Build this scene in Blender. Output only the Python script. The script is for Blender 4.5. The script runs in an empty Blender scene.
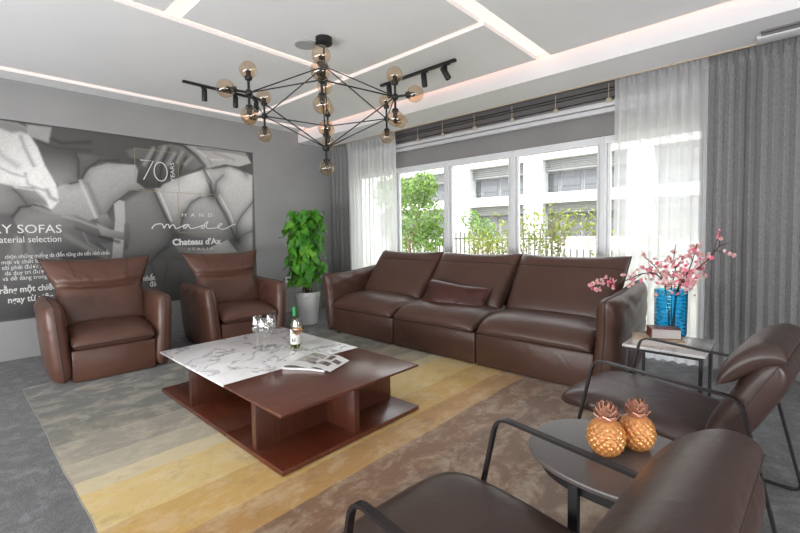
import bpy, bmesh, math, random
import numpy as np
from mathutils import Vector, Matrix
S = bpy.context.scene
COL = S.collection
R = math.radians
PI = math.pi

# ------------------------------------------------------------ camera
yaw, pit, rol = R(132.831), R(-2.7505), R(-0.8675)
fw = Vector((math.cos(yaw)*math.cos(pit), math.sin(yaw)*math.cos(pit), math.sin(pit)))
rt = Vector((math.sin(yaw), -math.cos(yaw), 0))
up = rt.cross(fw)
rt2 = math.cos(rol)*rt + math.sin(rol)*up
up2 = math.cos(rol)*up - math.sin(rol)*rt
cd = bpy.data.cameras.new('camera')
cam = bpy.data.objects.new('camera', cd)
COL.objects.link(cam)
mw = Matrix((rt2, up2, -fw)).transposed().to_4x4()
mw.translation = (0, 0, 1.2)
cam.matrix_world = mw
cd.sensor_width = 36
cd.lens = 419.43*36/800
cd.shift_x = 0.00125
cd.shift_y = -0.01825
cd.clip_start = 0.05
S.camera = cam

# ------------------------------------------------------------ world, sun, exposure
S.view_settings.view_transform = 'Standard'
S.view_settings.look = 'None'
S.view_settings.gamma = 1
S.view_settings.use_curve_mapping = False
S.view_settings.exposure = 2.1
w = bpy.data.worlds.new('overcast_sky')
S.world = w
w.use_nodes = True
nt = w.node_tree
nt.nodes.clear()
wo = nt.nodes.new('ShaderNodeOutputWorld')
bg = nt.nodes.new('ShaderNodeBackground')
gr = nt.nodes.new('ShaderNodeValToRGB')
tc = nt.nodes.new('ShaderNodeTexCoord')
sp = nt.nodes.new('ShaderNodeSeparateXYZ')
nt.links.new(tc.outputs['Generated'], sp.inputs[0])
mr = nt.nodes.new('ShaderNodeMapRange')
mr.inputs[1].default_value = -0.3
mr.inputs[2].default_value = 1.0
nt.links.new(sp.outputs['Z'], mr.inputs[0])
nt.links.new(mr.outputs[0], gr.inputs[0])
gr.color_ramp.elements[0].color = (0.72, 0.72, 0.73, 1)
gr.color_ramp.elements[1].color = (0.93, 0.97, 1.0, 1)
nt.links.new(gr.outputs[0], bg.inputs[0])
bg.inputs[1].default_value = 1.2
nt.links.new(bg.outputs[0], wo.inputs[0])

sd = bpy.data.lights.new('sun', 'SUN')
sd.energy = 1.3
sd.angle = R(6)
sd.color = (1, 0.97, 0.92)
so = bpy.data.objects.new('sun', sd)
COL.objects.link(so)
so.rotation_euler = Vector((0.25, 0.62, -0.75)).to_track_quat('-Z', 'Y').to_euler()

def area(name, loc, direction, sx, sy, power, col=(1, 1, 1)):
    a = bpy.data.lights.new(name, 'AREA')
    a.shape = 'RECTANGLE'
    a.size, a.size_y = sx, sy
    a.energy = power
    a.color = col
    o = bpy.data.objects.new(name, a)
    COL.objects.link(o)
    o.location = loc
    o.rotation_euler = Vector(direction).to_track_quat('-Z', 'Z').to_euler()
    return o
# added fill lights that brighten the interior, unseen behind and right of the camera
area('added_fill_light', (-1.2, -2.95, 0.9), (0, 1, 0.5), 7.0, 1.6, 128, (0.985, 0.99, 1))
area('added_fill_light', (2.95, 0.6, 0.9), (-1, 0, 0.5), 6.5, 1.6, 122, (0.985, 0.99, 1))

S.cycles.use_denoising = True
S.cycles.max_bounces = 10
S.cycles.transparent_max_bounces = 16

# ------------------------------------------------------------ materials
MATS = {}
def srgb(r, g, b):
    f = lambda c: (c/255/12.92) if c/255 <= 0.04045 else ((c/255+0.055)/1.055)**2.4
    return (f(r), f(g), f(b), 1)
class N:
    def __init__(s, name):
        s.m = bpy.data.materials.new(name)
        s.m.use_nodes = True
        s.t = s.m.node_tree
        s.b = s.t.nodes['Principled BSDF']
        s.out = s.t.nodes['Material Output']
    def n(s, typ, **kw):
        x = s.t.nodes.new(typ)
        for k, v in kw.items():
            if isinstance(k, str) and k.startswith('i_'):
                x.inputs[int(k[2:])].default_value = v
            else:
                setattr(x, k, v)
        return x
    def l(s, a, b): s.t.links.new(a, b)
    def coord(s, scale=(1, 1, 1), kind='Object', rot=(0, 0, 0)):
        c = s.n('ShaderNodeTexCoord')
        m = s.n('ShaderNodeMapping')
        m.inputs['Scale'].default_value = scale
        m.inputs['Rotation'].default_value = rot
        s.l(c.outputs[kind], m.inputs[0])
        return m.outputs[0]
    def noise(s, vec, scale=5, detail=4, rough=0.55, dist=0):
        x = s.n('ShaderNodeTexNoise')
        x.inputs['Scale'].default_value = scale
        x.inputs['Detail'].default_value = detail
        x.inputs['Roughness'].default_value = rough
        x.inputs['Distortion'].default_value = dist
        s.l(vec, x.inputs['Vector'])
        return x.outputs['Fac']
    def ramp(s, fac, *stops):
        x = s.n('ShaderNodeValToRGB')
        e = x.color_ramp.elements
        while len(e) < len(stops): e.new(0.5)
        for i, (p, c) in enumerate(stops):
            e[i].position = p
            e[i].color = c
        s.l(fac, x.inputs[0])
        return x.outputs[0]
    def mix(s, fac, a, b, blend='MIX'):
        x = s.n('ShaderNodeMix', data_type='RGBA', blend_type=blend)
        for sock, v in ((x.inputs[0], fac), (x.inputs[6], a), (x.inputs[7], b)):
            if hasattr(v, 'links'): s.l(v, sock)
            else: sock.default_value = v
        return x.outputs[2]
    def bump(s, h, strength=0.2, dist=0.01):
        x = s.n('ShaderNodeBump')
        x.inputs['Strength'].default_value = strength
        x.inputs['Distance'].default_value = dist
        s.l(h, x.inputs['Height'])
        s.l(x.outputs[0], s.b.inputs['Normal'])
    def set(s, **kw):
        for k, v in kw.items():
            s.b.inputs[k].default_value = v
        return s
def simple(name, col, rough=0.5, metal=0.0, **kw):
    m = N(name)
    m.set(**{'Base Color': col, 'Roughness': rough, 'Metallic': metal})
    m.set(**kw)
    MATS[name] = m.m
    return m.m
def noisy(name, c1, c2, scale, rough=0.6, bump=0.1, bscale=None, bdist=0.005, detail=5):
    m = N(name)
    v = m.coord()
    f = m.noise(v, scale, detail)
    m.l(m.ramp(f, (0.3, c1), (0.7, c2)), m.b.inputs['Base Color'])
    m.set(Roughness=rough)
    if bump:
        m.bump(m.noise(v, bscale or scale, 4), bump, bdist)
    MATS[name] = m.m
    return m.m
def leather(name, c1, c2, rough=0.38, wr=0.27):
    m = N(name)
    v = m.coord()
    f = m.noise(v, 3.0, 3)
    m.l(m.ramp(f, (0.3, c1), (0.7, c2)), m.b.inputs['Base Color'])
    rr = m.n('ShaderNodeMapRange')
    m.l(m.noise(v, 9, 3), rr.inputs[0])
    rr.inputs[3].default_value = rough-0.07
    rr.inputs[4].default_value = rough+0.09
    m.l(rr.outputs[0], m.b.inputs['Roughness'])
    vo = m.n('ShaderNodeTexVoronoi')
    vo.inputs['Scale'].default_value = 260
    m.l(v, vo.inputs['Vector'])
    big = m.noise(v, 7, 3, 0.5, 1.2)
    ad = m.n('ShaderNodeMath', operation='MULTIPLY_ADD')
    m.l(vo.outputs['Distance'], ad.inputs[0])
    ad.inputs[1].default_value = 0.03
    m.l(big, ad.inputs[2])
    m.bump(ad.outputs[0], wr, 0.02)
    MATS[name] = m.m
    return m.m
def emis(name, col, st):
    m = N(name)
    m.set(**{'Base Color': (0, 0, 0, 1), 'Emission Color': col, 'Emission Strength': st})
    MATS[name] = m.m
    return m.m

M_SOFA = leather('brown_leather', srgb(74, 50, 41), srgb(84, 58, 48), 0.36)
M_CHAIR = leather('tan_brown_leather', srgb(86, 57, 46), srgb(96, 65, 53), 0.36)
M_LOUNGE = leather('dark_brown_leather', srgb(58, 42, 38), srgb(66, 49, 44), 0.34, 0.2)
M_SEAM = simple('dark_stitching', srgb(58, 42, 36), 0.6)
M_CUSH = leather('red_brown_leather', srgb(58, 27, 22), srgb(74, 36, 30), 0.32, 0.6)
M_BLACK = simple('black_powder_coat', srgb(16, 15, 16), 0.5)
M_FRAME = simple('dark_bronze_metal', srgb(36, 31, 31), 0.35, 0.3)
M_WALL = noisy('grey_wall_paint', srgb(150, 150, 150), srgb(156, 156, 156), 2, 0.85, 0.03, 200, 0.001)
M_WALLB = noisy('warm_grey_wall_paint', srgb(134, 132, 131), srgb(140, 138, 137), 2, 0.85, 0.03, 200, 0.001)
M_CEIL = noisy('white_ceiling_paint', srgb(226, 226, 227), srgb(231, 231, 232), 2, 0.9, 0.0)
M_WHITE = simple('white_lacquer', srgb(232, 232, 232), 0.4)
M_WFRAME = simple('white_window_profile', srgb(225, 226, 228), 0.4)
M_TRACK = simple('white_aluminium', srgb(205, 205, 207), 0.4)
M_BEIGE = simple('beige_edge_trim', srgb(186, 172, 152), 0.6)
M_STRIP = emis('warm_led', (1.0, 0.78, 0.68, 1), 0.31)
M_COVE = emis('cove_led', (1.0, 0.50, 0.34, 1), 2.0)

def carpet():
    m = N('grey_carpet')
    v = m.coord()
    f = m.noise(v, 9, 9, 0.8, 0.2)
    g = m.noise(v, 90, 4, 0.75)
    c = m.ramp(f, (0.36, srgb(58, 59, 62)), (0.5, srgb(98, 99, 101)), (0.62, srgb(148, 148, 149)))
    c2 = m.mix(0.55, c, m.ramp(g, (0.3, srgb(44, 45, 48)), (0.7, srgb(116, 116, 117))))
    m.l(c2, m.b.inputs['Base Color'])
    m.set(Roughness=0.95)
    m.b.inputs['Sheen Weight'].default_value = 0.2
    m.bump(g, 0.7, 0.01)
    return m.m
M_CARPET = carpet()

def rug_mat():
    m = N('banded_silk_rug')
    v = m.coord()
    s = m.n('ShaderNodeSeparateXYZ')
    m.l(v, s.inputs[0])
    wob = m.noise(v, 2.2, 3)
    ma = m.n('ShaderNodeMath', operation='MULTIPLY_ADD')
    m.l(wob, ma.inputs[0])
    ma.inputs[1].default_value = 0.05
    m.l(s.outputs['X'], ma.inputs[2])
    mp = m.n('ShaderNodeMapRange')
    m.l(ma.outputs[0], mp.inputs[0])
    mp.inputs[1].default_value = -4.40+0.025
    mp.inputs[2].default_value = -0.45+0.025
    stops = [(-4.40, (48, 54, 48)), (-3.95, (62, 67, 57)), (-3.60, (80, 82, 69)), (-3.25, (100, 98, 80)), (-3.03, (138, 130, 112)), (-2.72, (168, 158, 134)),
             (-2.50, (206, 190, 146)), (-2.36, (214, 184, 108)), (-2.02, (198, 156, 68)), (-1.76, (172, 126, 48)), (-1.55, (116, 76, 34)), (-1.32, (106, 74, 44)), (-0.9, (104, 78, 56))]
    x = m.n('ShaderNodeValToRGB')
    x.color_ramp.interpolation = 'CONSTANT'
    e = x.color_ramp.elements
    while len(e) < len(stops): e.new(0.5)
    for i, (p, c) in enumerate(stops):
        e[i].position = (p+4.40)/3.95
        e[i].color = srgb(*c)
    m.l(mp.outputs[0], x.inputs[0])
    # silk mottling with sheen painted into its pale patches, streaked along the bands
    v2 = m.coord((1.6, 1.0, 1))
    pat = m.noise(v2, 4.6, 10, 0.74, 0.3)
    c1 = m.mix(m.ramp(pat, (0.47, (0, 0, 0, 1)), (0.60, (0.9, 0.9, 0.9, 1))), x.outputs[0], m.mix(0.30, x.outputs[0], srgb(226, 210, 180)))
    pat2 = m.noise(m.coord((1.4, 1.1, 1), rot=(0, 0, 0.4)), 5.0, 10, 0.76, 0.2)
    c2 = m.mix(m.ramp(pat2, (0.36, (0.40, 0.40, 0.40, 1)), (0.46, (0, 0, 0, 1))), c1, m.mix(0.55, c1, srgb(52, 40, 28)))
    rib = m.noise(m.coord((70, 5, 1)), 2, 3, 0.6)
    c3 = m.mix(0.22, c2, m.mix(1.0, c2, m.ramp(rib, (0.3, (0.45, 0.45, 0.45, 1)), (0.7, (1, 1, 1, 1))), 'MULTIPLY'))
    m.l(c3, m.b.inputs['Base Color'])
    m.set(Roughness=0.75)
    m.b.inputs['Sheen Weight'].default_value = 0.3
    ad = m.n('ShaderNodeMath', operation='ADD')
    m.l(rib, ad.inputs[0])
    m.l(pat, ad.inputs[1])
    m.bump(ad.outputs[0], 0.4, 0.006)
    return m.m
M_RUG = rug_mat()

def wood(name, c1, c2, scale=(1.2, 14, 14), rough=0.32):
    m = N(name)
    v = m.coord(scale)
    f = m.noise(v, 1.6, 7, 0.62, 1.6)
    g = m.noise(m.coord((scale[0]*2, scale[1]*6, scale[2]*6)), 2.2, 3, 0.6)
    c = m.ramp(f, (0.3, c1), (0.7, c2))
    c = m.mix(0.22, c, m.ramp(g, (0.35, c1), (0.7, c2)))
    m.l(c, m.b.inputs['Base Color'])
    m.set(Roughness=rough)
    m.b.inputs['Coat Weight'].default_value = 0.25
    m.b.inputs['Coat Roughness'].default_value = 0.15
    m.bump(g, 0.05, 0.002)
    return m.m
M_WOODX = wood('walnut_grain', srgb(66, 33, 22), srgb(98, 52, 35), (1.0, 12, 12))
M_WOODB = wood('red_walnut_grain', srgb(58, 24, 14), srgb(98, 46, 27), (1.0, 12, 12))
M_WOODZ = wood('walnut_upright_grain', srgb(52, 25, 17), srgb(88, 46, 31), (12, 12, 1.0))

def marble(name, base=(242, 242, 242), vein=(150, 150, 153), sc=1.0, rough=0.08):
    m = N(name)
    v = m.coord((1.0*sc, 1.0*sc, 1.0*sc), rot=(0, 0, 0.5))
    wn = m.n('ShaderNodeTexNoise')
    wn.inputs['Scale'].default_value = 2.1
    wn.inputs['Detail'].default_value = 6
    wn.inputs['Roughness'].default_value = 0.6
    m.l(v, wn.inputs['Vector'])
    mx = m.n('ShaderNodeVectorMath', operation='MULTIPLY_ADD')
    m.l(wn.outputs['Color'], mx.inputs[0])
    mx.inputs[1].default_value = (0.9, 0.9, 0.9)
    m.l(v, mx.inputs[2])
    mp = m.n('ShaderNodeMapping')
    mp.inputs['Scale'].default_value = (1, 2.6, 1)
    m.l(mx.outputs[0], mp.inputs[0])
    f = m.noise(mp.outputs[0], 1.7, 3, 0.45)
    a = m.n('ShaderNodeMath', operation='SUBTRACT')
    m.l(f, a.inputs[0])
    a.inputs[1].default_value = 0.5
    b = m.n('ShaderNodeMath', operation='ABSOLUTE')
    m.l(a.outputs[0], b.inputs[0])
    thin = m.ramp(b.outputs[0], (0.0, srgb(*vein)), (0.010, srgb(*[int((x+2*y)/3) for x, y in zip(vein, base)])), (0.045, srgb(*base)))
    cloud = m.ramp(m.noise(v, 2.4, 5, 0.6, 0.6), (0.35, srgb(218, 218, 220)), (0.6, (1, 1, 1, 1)))
    m.l(m.mix(0.6, thin, cloud, 'MULTIPLY'), m.b.inputs['Base Color'])
    m.set(Roughness=rough)
    return m.m
M_MARBLE = marble('white_marble')
M_MARBLE2 = marble('pale_marble', (206, 204, 202), (170, 168, 168), 1.6, 0.12)

def fabric(name, c1, c2):
    m = N(name)
    v = m.coord((260, 260, 40))
    f = m.noise(v, 1.0, 3, 0.6)
    m.l(m.ramp(f, (0.3, c1), (0.7, c2)), m.b.inputs['Base Color'])
    m.set(Roughness=0.9)
    m.b.inputs['Sheen Weight'].default_value = 0.15
    m.bump(f, 0.15, 0.002)
    return m.m
M_DRAPE = fabric('grey_drape_cloth', srgb(112, 111, 111), srgb(156, 155, 155))
def sheer():
    m = N('white_sheer_cloth')
    t = m.t
    tr = m.n('ShaderNodeBsdfTransparent')
    tl = m.n('ShaderNodeBsdfTranslucent')
    df = m.n('ShaderNodeBsdfDiffuse')
    for x in (tl, df): x.inputs[0].default_value = (0.93, 0.93, 0.94, 1)
    a = m.n('ShaderNodeMixShader')
    a.inputs[0].default_value = 0.4
    m.l(tl.outputs[0], a.inputs[1])
    m.l(df.outputs[0], a.inputs[2])
    b = m.n('ShaderNodeMixShader')
    lw = m.n('ShaderNodeLayerWeight')
    lw.inputs[0].default_value = 0.35
    mr = m.n('ShaderNodeMapRange')
    m.l(lw.outputs['Facing'], mr.inputs[0])
    mr.inputs[3].default_value = 0.68
    mr.inputs[4].default_value = 0.97
    m.l(mr.outputs[0], b.inputs[0])
    m.l(tr.outputs[0], b.inputs[1])
    m.l(a.outputs[0], b.inputs[2])
    m.l(b.outputs[0], m.out.inputs[0])
    return m.m
M_SHEER = sheer()
def glass(name, col, rough=0.0, ior=1.45, alpha_mix=0.0, tint=None):
    m = N(name)
    m.set(**{'Base Color': col, 'Roughness': rough, 'IOR': ior, 'Transmission Weight': 1.0})
    return m.m
M_BLUE = glass('blue_ribbed_glass', (0.10, 0.62, 0.90, 1), 0.02)
M_BOTTLE = glass('olive_bottle_glass', (0.62, 0.66, 0.30, 1), 0.02)
M_WINE = glass('amber_wine', (0.95, 0.52, 0.18, 1), 0.0, 1.33)
def thin_glass(name, col, gl=0.03):
    m = N(name)
    tr = m.n('ShaderNodeBsdfTransparent')
    tr.inputs[0].default_value = col
    g = m.n('ShaderNodeBsdfGlossy')
    g.inputs['Roughness'].default_value = 0.02
    lw = m.n('ShaderNodeLayerWeight')
    lw.inputs[0].default_value = 0.5
    pw = m.n('ShaderNodeMath', operation='POWER')
    m.l(lw.outputs['Facing'], pw.inputs[0])
    pw.inputs[1].default_value = 4.0
    f = m.n('ShaderNodeMath', operation='MULTIPLY_ADD')
    m.l(pw.outputs[0], f.inputs[0])
    f.inputs[1].default_value = 0.8
    f.inputs[2].default_value = gl
    b = m.n('ShaderNodeMixShader')
    m.l(f.outputs[0], b.inputs[0])
    m.l(tr.outputs[0], b.inputs[1])
    m.l(g.outputs[0], b.inputs[2])
    m.l(b.outputs[0], m.out.inputs[0])
    return m.m
M_PANE = thin_glass('window_glass', (0.97, 0.98, 0.98, 1))
M_GLASS = thin_glass('clear_glass', (0.985, 0.99, 0.99, 1), 0.13)
M_AMBER = thin_glass('smoked_amber_glass', (0.955, 0.84, 0.71, 1), 0.09)
def goldpine(name, c):
    m = N(name)
    m.set(**{'Base Color': c, 'Roughness': 0.3, 'Metallic': 0.4})
    m.b.inputs['Coat Weight'].default_value = 0.5
    return m.m
M_GOLD = goldpine('golden_lustre', srgb(206, 140, 78))
M_ROSE = goldpine('rose_gold_lustre', srgb(176, 124, 102))

# ------------------------------------------------------------ helpers
def tag(o, label=None, cat=None, group=None, kind=None):
    if label: o['label'] = label
    if cat: o['category'] = cat
    if group: o['group'] = group
    if kind: o['kind'] = kind
    return o
def thing(name, label, cat, loc=(0, 0, 0), rz=0, group=None):
    o = bpy.data.objects.new(name, None)
    COL.objects.link(o)
    o.empty_display_size = 0.1
    o.location = loc
    o.rotation_euler = (0, 0, rz)
    return tag(o, label, cat, group)
def obj(name, bm, mat, parent=None, smooth=True, recalc=True):
    if recalc: bmesh.ops.recalc_face_normals(bm, faces=bm.faces)
    me = bpy.data.meshes.new(name)
    bm.to_mesh(me)
    bm.free()
    for mm in (mat if isinstance(mat, (list, tuple)) else [mat]): me.materials.append(mm)
    if smooth:
        me.shade_smooth()
        try: me.set_sharp_from_angle(angle=R(38))
        except Exception: pass
    o = bpy.data.objects.new(name, me)
    COL.objects.link(o)
    if parent: o.parent = parent
    return o
def copy_tree(o, parent=None):
    c = o.copy()
    COL.objects.link(c)
    if parent: c.parent = parent
    for ch in list(o.children): copy_tree(ch, c)
    return c
def BM(): return bmesh.new()
def box(bm, x0, x1, y0, y1, z0, z1, bev=0.0, seg=2, mi=0):
    vs = [bm.verts.new((x, y, z)) for x in (x0, x1) for y in (y0, y1) for z in (z0, z1)]
    fs = [bm.faces.new([vs[i] for i in q]) for q in ((0, 1, 3, 2), (4, 6, 7, 5), (0, 4, 5, 1), (2, 3, 7, 6), (0, 2, 6, 4), (1, 5, 7, 3))]
    for f in fs: f.material_index = mi
    if bev:
        es = list({e for f in fs for e in f.edges})
        r = bmesh.ops.bevel(bm, geom=es, offset=bev, segments=seg, affect='EDGES', profile=0.5)
        for f in r['faces']: f.material_index = mi
    return vs
def boxobj(name, x0, x1, y0, y1, z0, z1, mat, parent=None, bev=0.0, smooth=True):
    bm = BM()
    box(bm, x0, x1, y0, y1, z0, z1, bev)
    return obj(name, bm, mat, parent, smooth)
def struct(name, bm, mat, parent=None, smooth=False):
    o = obj(name, bm, mat, parent, smooth)
    if parent is None: o['kind'] = 'structure'
    return o
def fillet(pts, r, n=5, closed=False):
    pts = [Vector(p) for p in pts]
    out = []
    L = len(pts)
    for i, p in enumerate(pts):
        if not closed and i in (0, L-1):
            out.append(p)
            continue
        a = pts[(i-1) % L]-p
        b = pts[(i+1) % L]-p
        rr = min(r, a.length*0.45, b.length*0.45)
        p0 = p+a.normalized()*rr
        p1 = p+b.normalized()*rr
        for k in range(n+1):
            t = k/n
            out.append((1-t)**2*p0+2*t*(1-t)*p+t*t*p1)
    return out
def sweep(bm, pts, sect, closed=False, up=Vector((0, 0, 1)), caps=True, mi=0, radii=None):
    """sect: list of (a, b) offsets along (side, up-ish)"""
    pts = [Vector(p) for p in pts]
    n = len(pts)
    rings = []
    prev = None
    for i, p in enumerate(pts):
        if closed: t = pts[(i+1) % n]-pts[(i-1) % n]
        else: t = pts[min(i+1, n-1)]-pts[max(i-1, 0)]
        t.normalize()
        if prev is None:
            s = t.cross(up)
            if s.length < 1e-3: s = t.cross(Vector((1, 0, 0)))
        else:
            s = prev-t*prev.dot(t)
            if s.length < 1e-4: s = t.cross(up)
        s.normalize()
        prev = s
        u = s.cross(t)
        k = radii[i] if radii else 1.0
        rings.append([bm.verts.new(p+s*(a*k)+u*(b*k)) for a, b in sect])
    m = len(sect)
    for i in range(n if closed else n-1):
        A, B = rings[i], rings[(i+1) % n]
        for j in range(m):
            f = bm.faces.new((A[j], A[(j+1) % m], B[(j+1) % m], B[j]))
            f.material_index = mi
    if caps and not closed:
        for rg in (rings[0][::-1], rings[-1]):
            f = bm.faces.new(rg)
            f.material_index = mi
def circ(r, n=8): return [(r*math.cos(2*PI*k/n), r*math.sin(2*PI*k/n)) for k in range(n)]
def rect(w, h): return [(-w/2, -h/2), (w/2, -h/2), (w/2, h/2), (-w/2, h/2)]
def tube(bm, pts, r, n=8, closed=False, mi=0, radii=None): sweep(bm, pts, circ(r, n), closed, mi=mi, radii=radii)
def lathe(bm, prof, c=(0, 0, 0), n=24, axis='Z', mi=0, closed=False, M=None):
    rings = []
    for r, z in prof:
        if r < 1e-6:
            co = [Vector((0, 0, z))]
        else:
            co = [Vector((r*math.cos(2*PI*k/n), r*math.sin(2*PI*k/n), z)) for k in range(n)]
        if M is not None: co = [M @ v for v in co]
        rings.append([bm.verts.new(v+Vector(c)) for v in co])
    pairs = list(zip(rings, rings[1:]))
    if closed: pairs.append((rings[-1], rings[0]))
    for A, B in pairs:
        for k in range(n):
            q = (k+1) % n
            if len(A) == 1 and len(B) == 1: continue
            if len(A) == 1: f = bm.faces.new((A[0], B[q], B[k]))
            elif len(B) == 1: f = bm.faces.new((A[k], A[q], B[0]))
            else: f = bm.faces.new((A[k], A[q], B[q], B[k]))
            f.material_index = mi
def sphere(bm, c, r, n=16, m=10, mi=0, sq=(1, 1, 1)):
    pr = [(r*math.sin(PI*k/m), -r*math.cos(PI*k/m)) for k in range(m+1)]
    pr[0] = (0, -r)
    pr[-1] = (0, r)
    lathe(bm, pr, c, n, mi=mi, M=Matrix.Diagonal(sq))
def blob(bm, P, T, nu=40, nv=28, bias=0.0):
    """closed pillow around mid-surface P(u,v), u,v in [-1,1]; T(u,v) half thickness, zero on the border. Returns border points."""
    us = [math.sin(PI/2*(-1+2*i/nu)*0.92)/math.sin(PI/2*0.92) for i in range(nu+1)]
    vs = [math.sin(PI/2*(-1+2*j/nv)*0.92)/math.sin(PI/2*0.92) for j in range(nv+1)]
    h = 1e-3
    top, bot = {}, {}
    for i, u in enumerate(us):
        for j, v in enumerate(vs):
            p = Vector(P(u, v))
            du = Vector(P(min(u+h, 1), v))-Vector(P(max(u-h, -1), v))
            dv = Vector(P(u, min(v+h, 1)))-Vector(P(u, max(v-h, -1)))
            nn = du.cross(dv)
            if nn.length > 1e-12: nn.normalize()
            edge = i in (0, nu) or j in (0, nv)
            t = 0 if edge else T(u, v)
            if isinstance(t, tuple): ta, tb = t
            else: ta = tb = t
            a = bm.verts.new(p+nn*ta)
            top[i, j] = a
            bot[i, j] = a if edge else bm.verts.new(p-nn*tb)
    for i in range(nu):
        for j in range(nv):
            bm.faces.new((top[i, j], top[i+1, j], top[i+1, j+1], top[i, j+1]))
            q = [bot[i, j], bot[i, j+1], bot[i+1, j+1], bot[i+1, j]]
            if len(set(q)) == 4 and not all(x in (top[i, j], top[i+1, j], top[i+1, j+1], top[i, j+1]) for x in q):
                bm.faces.new(q)
    per = [top[i, 0].co.copy() for i in range(nu)]+[top[nu, j].co.copy() for j in range(nv)]+[top[i, nv].co.copy() for i in range(nu, 0, -1)]+[top[0, j].co.copy() for j in range(nv, 0, -1)]
    return per
def se(u, v, a=4, b=4, c=0.45):
    return max(0.0, (1-abs(u)**a)*(1-abs(v)**b))**c
def rc(u, v, k=0.12):
    """rounds the corners of the unit square a little"""
    d = k*abs(u*v)**3
    return u*(1-d), v*(1-d)
def gauss(x, s): return math.exp(-(x/s)**2)
def text_bm(bm, s, size, M, spacing=1.0, width=1.0, bold=0.0, depth=0.002, align='LEFT', shear=0.0):
    cu = bpy.data.curves.new('t', 'FONT')
    cu.body = s
    cu.size = size
    cu.space_character = spacing
    cu.align_x = align
    cu.offset = bold
    cu.extrude = depth
    cu.shear = shear
    cu.resolution_u = 3
    to = bpy.data.objects.new('t', cu)
    COL.objects.link(to)
    dg = bpy.context.evaluated_depsgraph_get()
    me = bpy.data.meshes.new_from_object(to.evaluated_get(dg))
    if width:
        xs = [v.co.x for v in me.vertices]
        if xs and width != 1.0:
            k = width/(max(xs)-min(xs))
            x0 = min(xs)
            for v in me.vertices: v.co.x = (v.co.x-x0)*k
    me.transform(M)
    bm.from_mesh(me)
    bpy.data.objects.remove(to)
    bpy.data.curves.remove(cu)
    bpy.data.meshes.remove(me)
# ------------------------------------------------------------ the room
XL = -5.555       # left wall face
YB = 4.55         # window wall face
CZ = 2.73         # ceiling
bm = BM()
box(bm, -5.9, 3.0, -3.0, 4.85, -0.08, 0.0)
struct('floor', bm, M_CARPET)
bm = BM()         # left wall with a shallow niche for the mural
NY1, NZ0, NZ1 = 3.0, 0.385, 2.342
box(bm, -5.85, XL-0.045, -3.0, 4.85, -0.08, 2.95)
box(bm, XL-0.045, XL, -3.0, 4.85, -0.08, NZ0)
box(bm, XL-0.045, XL, -3.0, 4.85, NZ1, 2.95)
box(bm, XL-0.045, XL, NY1, 4.85, NZ0, NZ1)
struct('wall_left', bm, M_WALL)
bm = BM()
OX0, OX1, OZ0, OZ1 = -5.27, -0.24, 0.08, 2.135
box(bm, XL, OX0, YB, YB+0.25, -0.08, 2.95)
box(bm, OX1, 3.0, YB, YB+0.25, -0.08, 2.95)
box(bm, OX0, OX1, YB, YB+0.25, -0.08, OZ0)
box(bm, OX0, OX1, YB, YB+0.25, OZ1, 2.95)
struct('wall_back', bm, M_WALLB)

bm = BM()
box(bm, 3.0, 3.2, -3.2, 4.85, -0.08, 2.95)
struct('wall_right', bm, M_WALL)
bm = BM()
box(bm, -5.85, 3.0, -3.2, -3.0, -0.08, 2.95)
struct('wall_front', bm, M_WALL)

# ceiling: a slab with recessed light channels
bm = BM()
cxs = [-5.9, -5.29, -5.175, -3.255, -3.17, -1.70, -1.56, 3.0]
cys = [-3.0, 1.085, 1.20, 2.735, 2.80, 3.685]
def channel(i, j):
    xm, ym = (cxs[i]+cxs[i+1])/2, (cys[j]+cys[j+1])/2
    if -5.29 < xm < -5.175: return True
    if -3.255 < xm < -3.17 and ym < 2.80: return True
    if -1.70 < xm < -1.56: return True
    if 2.735 < ym < 2.80 and -5.29 < xm < -1.56: return True
    if 1.085 < ym < 1.20 and -3.255 < xm < -1.56: return True
    return False
for i in range(len(cxs)-1):
    for j in range(len(cys)-1):
        z0 = CZ+0.045 if channel(i, j) else CZ
        box(bm, cxs[i], cxs[i+1], cys[j], cys[j+1], z0, CZ+0.06)
box(bm, -5.9, 3.0, -3.0, 4.85, 2.93, 3.05)
struct('ceiling', bm, M_CEIL)
bm = BM()         # bulkhead along the window
box(bm, XL-0.1, 3.0, 3.75, 4.24, 2.583, 2.95)
struct('trim_1', bm, M_CEIL)
bm = BM()
box(bm, XL, 3.0, 4.238, 4.256, 2.572, 2.60)
struct('trim_2', bm, M_BEIGE)
bm = BM()
box(bm, XL, XL+0.012, 3.0, YB, 0.0, 0.07)
struct('baseboard_left', bm, M_WALL)

def led(name, label, x0, x1, y0, y1):
    o = boxobj(name, x0, x1, y0, y1, CZ+0.028, CZ+0.044, M_STRIP, smooth=False)
    tag(o, label, 'ceiling light', 'recessed ceiling light lines')
led('recessed_light_line', 'warm light line in the ceiling running close along the mural wall', -5.285, -5.18, -2.9, 3.684)
led('recessed_light_line', 'warm light line in the ceiling that passes left of the chandelier canopy', -3.25, -3.175, -2.9, 2.735)
led('recessed_light_line', 'broad warm light line in the ceiling right of the chandelier running towards the window', -1.695, -1.565, -2.9, 3.684)
led('recessed_light_line', 'warm light line crossing the ceiling behind the chandelier, parallel to the window', -5.175, -1.70, 2.74, 2.795)
led('recessed_light_line', 'short bright light line at the top edge of the ceiling left of the chandelier', -3.17, -1.70, 1.09, 1.195)
o = boxobj('cove_light', XL+0.05, 2.9, 3.64, 3.68, CZ+0.062, CZ+0.074, M_COVE, smooth=False)
tag(o, 'hidden warm cove light glowing onto the bulkhead above the window', 'cove light')

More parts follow.
